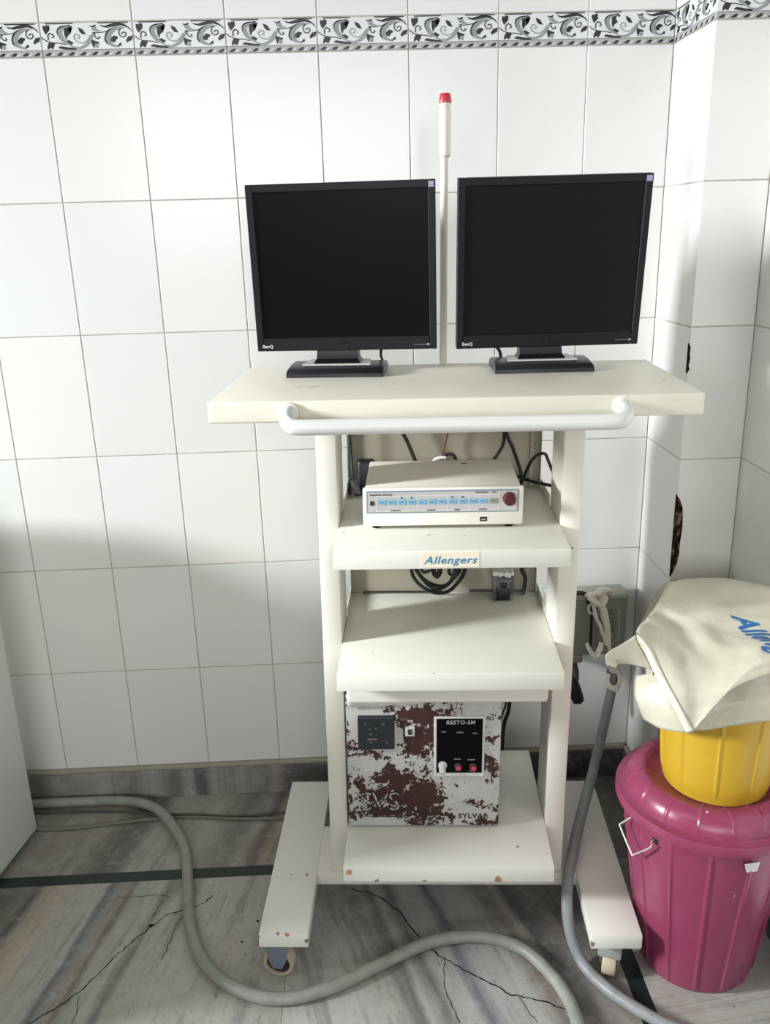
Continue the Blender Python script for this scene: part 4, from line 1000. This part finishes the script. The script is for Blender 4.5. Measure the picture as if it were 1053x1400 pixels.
for (r, z) in prof:
    if r < 1e-6: rings.append([t.verts.new((BXc, BYc, z))]); continue
    ring = []
    for k in range(seg):
        a = 2*PI*k/seg; kk = (a/(2*PI)*16+.3) % 1.0; d = min(kk, 1-kk)/16*2*PI*r
        dz = .0015*math.exp(-(d/.0020)**2) if .095 < r < .166 and z > .425 else 0
        ring.append(t.verts.new((BXc+(r+dz*.6)*math.cos(a), BYc+(r+dz*.6)*math.sin(a), z+dz)))
    rings.append(ring)
for A, B in zip(rings, rings[1:]):
    for k in range(seg):
        if len(A) == 1: f = t.faces.new((A[0], B[k], B[(k+1) % seg]))
        elif len(B) == 1: f = t.faces.new((A[k], A[(k+1) % seg], B[0]))
        else: f = t.faces.new((A[k], A[(k+1) % seg], B[(k+1) % seg], B[k]))
        f.smooth = True
join(bm, t); finish('bin_lid', bm, M_PINK, bin_, True)
# wire handle (diamond bail) at the left front
ang = math.radians(200); hr = .1635; hc = Vector((BXc+hr*math.cos(ang), BYc+hr*math.sin(ang), 0))
tg_ = Vector((-math.sin(ang), math.cos(ang), 0)); rd = Vector((math.cos(ang), math.sin(ang), 0))
def hp_(a, z, o=.008): return hc + tg_*a + rd*o + Vector((0, 0, z))
bm = bmesh.new(); pts = [hp_(.030, .368, -.012), hp_(.036, .367, .006), hp_(.041, .360, .012), hp_(.006, .320, .022), hp_(.000, .318, .022), hp_(-.043, .352, .020), hp_(-.043, .358, .018), hp_(-.030, .378, .004), hp_(-.024, .386, -.010)]
add_tube(bm, pts, .0019, 8, 3); finish('wire_handle', bm, plain('bright_steel_wire', 'd9d6cf', .3, .6), bin_, True)
bm = bmesh.new(); M_ = Matrix.Translation(hp_(.032, .368, -.0015)) @ Matrix.Rotation(ang-PI/2, 4, 'Z'); add_box(bm, -.011, .011, -.003, .001, -.007, .006, .002, 1, M_); finish('handle_hole', bm, plain('dark_hole', '2a1018', .9), bin_)
# white sticker under the rim
bm = bmesh.new(); a0 = math.radians(271)
for i in range(14):
    a = a0+i*.013; b = a+.013
    def rr(z): return .1510+(z-.26)/.09*.013+.0032
    zt = .372; zl = .372-.024*math.sin(min(1, (i+.3)/5)*PI/2); zm = .372-.024*math.sin(min(1, (i+1.3)/5)*PI/2)
    vs = [(BXc+rr(zt)*math.cos(a), BYc+rr(zt)*math.sin(a), zt), (BXc+rr(zt)*math.cos(b), BYc+rr(zt)*math.sin(b), zt), (BXc+rr(zm)*math.cos(b), BYc+rr(zm)*math.sin(b), zm), (BXc+rr(zl)*math.cos(a), BYc+rr(zl)*math.sin(a), zl)]
    bm.faces.new([bm.verts.new(v) for v in vs])
finish('bin_sticker', bm, plain('pale_sticker', 'd9d4d8', .5, var=.15, scale=120), bin_)

# ================================================================== YELLOW BUCKET
yk = thing('bucket', 'yellow plastic bucket standing on the lid of the magenta bin under the cream dust cover', 'bucket', (1.353, -.652, .4475))
t_ = NT('yellow_plastic'); v_ = t_.obj(); t_.col(t_.mix(t_.noise(v_, 12, 4, .6), rgb('c4a02a'), rgb('b59128'))); t_.set(.33, 0, .5)
def riby(a, r, z):
    k = (a/(2*PI)*10+.12) % 1.0; d = min(k, 1-k)/10*2*PI*r
    return .0030*math.exp(-(d/.0026)**2) if z > .466 else 0
bm = bmesh.new(); add_lathe(bm, [(0, .456), (.092, .455), (.095, .448), (.1005, .448), (.1020, .4515), (.1025, .458), (.1045, .464), (.1080, .485), (.1110, .530), (.1150, .590), (.1190, .640), (.1230, .642), (.1230, .650), (.1160, .650), (.106, .50), (0, .47)], 1.353, -.652, 300, rib=riby)
finish('bucket_body', bm, t_.m, yk, True)
bm = bmesh.new(); add_tube(bm, [(1.353+.124*math.cos(a), -.652+.124*math.sin(a)*1.0, .645-.012*math.sin(a/2)) for a in [PI*.1*i for i in range(11)]], .002, 8, 3); finish('bail_handle', bm, plain('steel_bail', 'a9a9a6', .3, .8), yk, True)

# ================================================================== DUST COVER
def mk_cover():
    t = NT('cream_vinyl_cover'); v = t.geo()
    c = t.mix(t.noise(v, 7, 4, .6), rgb('bab59f'), rgb('c8c4b1'))
    t.col(c); t.set(.33, 0, .5)
    h = t.math('ADD', t.noise(t.map(v, scale=(1, .6, 1)), 9, 4, .55, .6), t.math('MULTIPLY', t.noise(v, 34, 3, .5), .25)); t.bump(h, .55, .012); return t.m
M_COV = mk_cover()
MAIN = [[[1.24,-.44,.66],[1.32,-.41,.66],[1.379,-.40,.66],[1.433,-.40,.66],[1.490,-.41,.655],[1.520,-.43,.65]],
  [[1.275,-.47,.775],[1.322,-.455,.785],[1.379,-.45,.785],[1.433,-.45,.78],[1.492,-.455,.77],[1.524,-.46,.76]],
  [[1.285,-.5,.812],[1.325,-.5,.816],[1.379,-.5,.812],[1.433,-.5,.806],[1.497,-.5,.793],[1.527,-.5,.785]],
  [[1.251,-.55,.796],[1.297,-.56,.796],[1.352,-.57,.793],[1.412,-.57,.785],[1.469,-.57,.783],[1.528,-.57,.772]],
  [[1.204,-.62,.791],[1.257,-.63,.785],[1.314,-.65,.777],[1.367,-.66,.771],[1.428,-.66,.776],[1.511,-.66,.757]],
  [[1.156,-.7,.799],[1.215,-.71,.773],[1.274,-.72,.76],[1.322,-.75,.766],[1.381,-.75,.781],[1.474,-.74,.776]],
  [[1.177,-.74,.742],[1.213,-.76,.74],[1.26,-.77,.728],[1.294,-.79,.738],[1.349,-.785,.776],[1.458,-.77,.78]],
  [[1.2,-.77,.694],[1.221,-.785,.694],[1.246,-.79,.688],[1.273,-.8,.705],[1.323,-.795,.756],[1.453,-.78,.78]],
  [[1.227,-.79,.641],[1.231,-.792,.641],[1.239,-.795,.650],[1.256,-.8,.682],[1.307,-.8,.738],[1.45,-.785,.778]]]
LOW = [[[1.175,-.66,.69],[1.21,-.70,.715],[1.249,-.75,.71],[1.313,-.755,.74],[1.39,-.752,.775],[1.467,-.745,.775]],
  [[1.164,-.69,.671],[1.203,-.72,.698],[1.249,-.765,.688],[1.313,-.768,.72],[1.39,-.768,.755],[1.467,-.76,.76]],
  [[1.168,-.7,.647],[1.199,-.74,.661],[1.241,-.778,.657],[1.303,-.785,.687],[1.386,-.787,.708],[1.464,-.775,.713]],
  [[1.181,-.7,.617],[1.2,-.745,.624],[1.243,-.778,.634],[1.312,-.787,.649],[1.382,-.786,.654],[1.472,-.776,.653]]]
SIDE = [[[1.24,-.44,.66],[1.275,-.47,.775],[1.285,-.5,.812],[1.251,-.55,.796],[1.204,-.62,.791],[1.156,-.7,.799]],
        [[1.238,-.45,.65],[1.262,-.49,.70],[1.258,-.52,.715],[1.235,-.56,.715],[1.207,-.62,.722],[1.190,-.69,.745]],
        [[1.235,-.46,.63],[1.240,-.50,.64],[1.236,-.54,.64],[1.222,-.59,.64],[1.206,-.64,.636],[1.200,-.70,.640]]]
FLAP = [[[1.156,-.7,.799],[1.165,-.72,.772],[1.177,-.74,.742]],
        [[1.124,-.72,.790],[1.132,-.728,.774],[1.150,-.735,.750]],
        [[1.090,-.74,.781],[1.094,-.738,.774],[1.118,-.730,.754]],
        [[1.091,-.742,.758],[1.098,-.738,.756],[1.113,-.728,.745]]]
def grid_mesh(bm, g, n=4):
    g = [[Vector(p) for p in r] for r in g]
    # smooth interpolation along both directions
    R1 = [catmull(r, n) for r in g]
    cols_ = list(zip(*R1)); R2 = [catmull(list(c), n) for c in cols_]
    V = [[bm.verts.new(p) for p in c] for c in R2]
    for A, B in zip(V, V[1:]):
        for i in range(len(A)-1):
            try: bm.faces.new((A[i], A[i+1], B[i+1], B[i])).smooth = True
            except ValueError: pass
bm = bmesh.new(); grid_mesh(bm, MAIN, 7); grid_mesh(bm, LOW, 7); grid_mesh(bm, SIDE, 6); grid_mesh(bm, FLAP, 5)
bmesh.ops.remove_doubles(bm, verts=bm.verts[:], dist=.0006)
def ridge(p, a, b, w_, h):   # soft crease along segment a-b
    a = Vector(a); b = Vector(b); ab = b-a; s = max(0, min(1, (p-a).dot(ab)/ab.length_squared)); d = (p-(a+ab*s)).length
    return h*math.exp(-(d/w_)**2)
CRE = [((1.21, -.62, .79), (1.36, -.74, .775), .014, .006), ((1.22, -.60, .80), (1.44, -.63, .78), .016, .005), ((1.24, -.60, .795), (1.29, -.73, .745), .02, -.009), ((1.30, -.66, .775), (1.27, -.77, .71), .022, .008),
       ((1.33, -.60, .785), (1.50, -.56, .78), .012, .005), ((1.23, -.72, .76), (1.24, -.78, .68), .016, -.006), ((1.36, -.70, .775), (1.42, -.76, .78), .016, .006), ((1.21, -.74, .655), (1.25, -.78, .64), .010, .006), ((1.32, -.785, .69), (1.46, -.78, .70), .010, .005)]
for v in bm.verts:
    p = v.co.copy(); h = mnoise.noise(p*11)*.006+mnoise.noise(p*26)*.0022
    for a, b, w_, hh in CRE: h += ridge(p, a, b, w_, hh)
    v.co += Vector((0, -.45, .9)).normalized()*h
    if v.co.x > 1.532: v.co.x = 1.532
bmesh.ops.recalc_face_normals(bm, faces=bm.faces[:])
bvh = BVHTree.FromBMesh(bm)
cvb = (1.36, -.64, .62)
cov = thing('dust_cover', 'cream plastic dust cover with blue lettering heaped over the yellow bucket', 'cover', cvb)
sheet = finish('cover_sheet', bm, M_COV, cov, True)
md = sheet.modifiers.new('thick', 'SOLIDIFY'); md.thickness = .0012; md.offset = -1
# sewn hem band along the left opening
hem = catmull([(1.156, -.702, .800), (1.166, -.721, .772), (1.177, -.742, .742), (1.188, -.757, .718), (1.200, -.772, .694), (1.214, -.783, .667), (1.227, -.792, .642)], 8)
bm = bmesh.new(); prev = None
for i, p in enumerate(hem):
    hit, nn, _, _ = bvh.find_nearest(p); hit2, nn2, _, _ = bvh.find_nearest(p+Vector((.011, -.007, .006)))
    f = Vector((-.4, -.8, .45)).normalized()*.0022
    q = (hit+f, hit.lerp(hit2, .5)+f*1.35, hit2+f)
    cur = [bm.verts.new(a) for a in q]
    if prev:
        for k in range(2): bm.faces.new((prev[k], prev[k+1], cur[k+1], cur[k])).smooth = True
    prev = cur
hm = finish('cover_hem', bm, plain('cream_hem_band', 'dedac9', .35), cov, True)
md = hm.modifiers.new('thick', 'SOLIDIFY'); md.thickness = .0012; md.offset = 0
# printed lettering following the sheet
t = text_mesh('Allengers', .060, 0, .0, .0014, 1.05, 'LEFT')
bmesh.ops.triangulate(t, faces=t.faces[:]); bmesh.ops.subdivide_edges(t, edges=[e for e in t.edges if e.calc_length() > .008], cuts=2)
O_ = Vector((1.388, -.620, .80)); bd_ = Vector((.08, -1, 0)).normalized(); ud_ = Vector((.95, -.28, 0)).normalized()
for v in t.verts:
    p = O_ + bd_*v.co.x + ud_*v.co.y
    hit, nn, _, dd = bvh.ray_cast(p+Vector((0, -.04, .1)), Vector((0, .35, -1)).normalized())
    if hit is None: v.tag = True; continue
    v.co = hit + Vector((0, -.5, .87))*.0016
bmesh.ops.delete(t, geom=[v for v in t.verts if v.tag], context='VERTS')
t.faces.ensure_lookup_table(); bad = [f for f in t.faces if f.calc_area() > 4e-4 or max(e.calc_length() for e in f.edges) > .03]; bmesh.ops.delete(t, geom=bad, context='FACES')
bmesh.ops.delete(t, geom=[v for v in t.verts if not v.link_faces], context='VERTS')
finish('lettering', t, plain('blue_printed_ink', '1b5f9e', .5), cov)

# ================================================================== WHITE CABINET at the left edge
cab = thing('cabinet', 'smooth white cabinet showing only its bare side at the left edge', 'cabinet', (-.45, -.5, 0))
M_CAB = plain('white_smooth_panel', 'd5d8d4', .35, var=.02, scale=4)
Mc = Matrix.Translation((-.244, -.140, 0)) @ Matrix.Rotation(math.radians(-10), 4, 'Z')
bm = bmesh.new(); add_box(bm, -.32, 0, -.72, 0, .0115, .93, .012, 4, Mc); finish('cabinet_body', bm, M_CAB, cab, True)
bm = bmesh.new(); add_box(bm, -.31, -.01, -.745, -.721, .03, .92, .008, 3, Mc); dr = finish('door', bm, M_CAB, cab, True)
bm = bmesh.new(); add_tube(bm, [Mc @ Vector(p) for p in ((-.06, -.744, .52), (-.06, -.775, .53), (-.06, -.78, .60), (-.06, -.775, .67), (-.06, -.744, .68))], .007, 10, 5); finish('handle', bm, plain('chrome_handle', 'b8b8b8', .2, .9), dr, True)
for a in (-.27, -.05):
    for b in (-.67, -.08):
        bm = bmesh.new(); add_lathe(bm, [(0, 0), (.014, 0), (.014, .0125), (0, .0125)], a, b, 12, 0, Mc); finish('foot', bm, M_BLK, cab)
# fitting added on the unseen ceiling to go with the overhead fill
tl = thing('fill_light_fitting', 'white tube fitting added on the unseen ceiling for fill light', 'light', (-.6, -1.9, ZC-.02))
bm = bmesh.new(); add_box(bm, -1.22, .02, -1.93, -1.87, ZC-.024, ZC-.0002, .003); finish('fitting', bm, plain('white_fitting', 'e6e6e2', .5), tl)
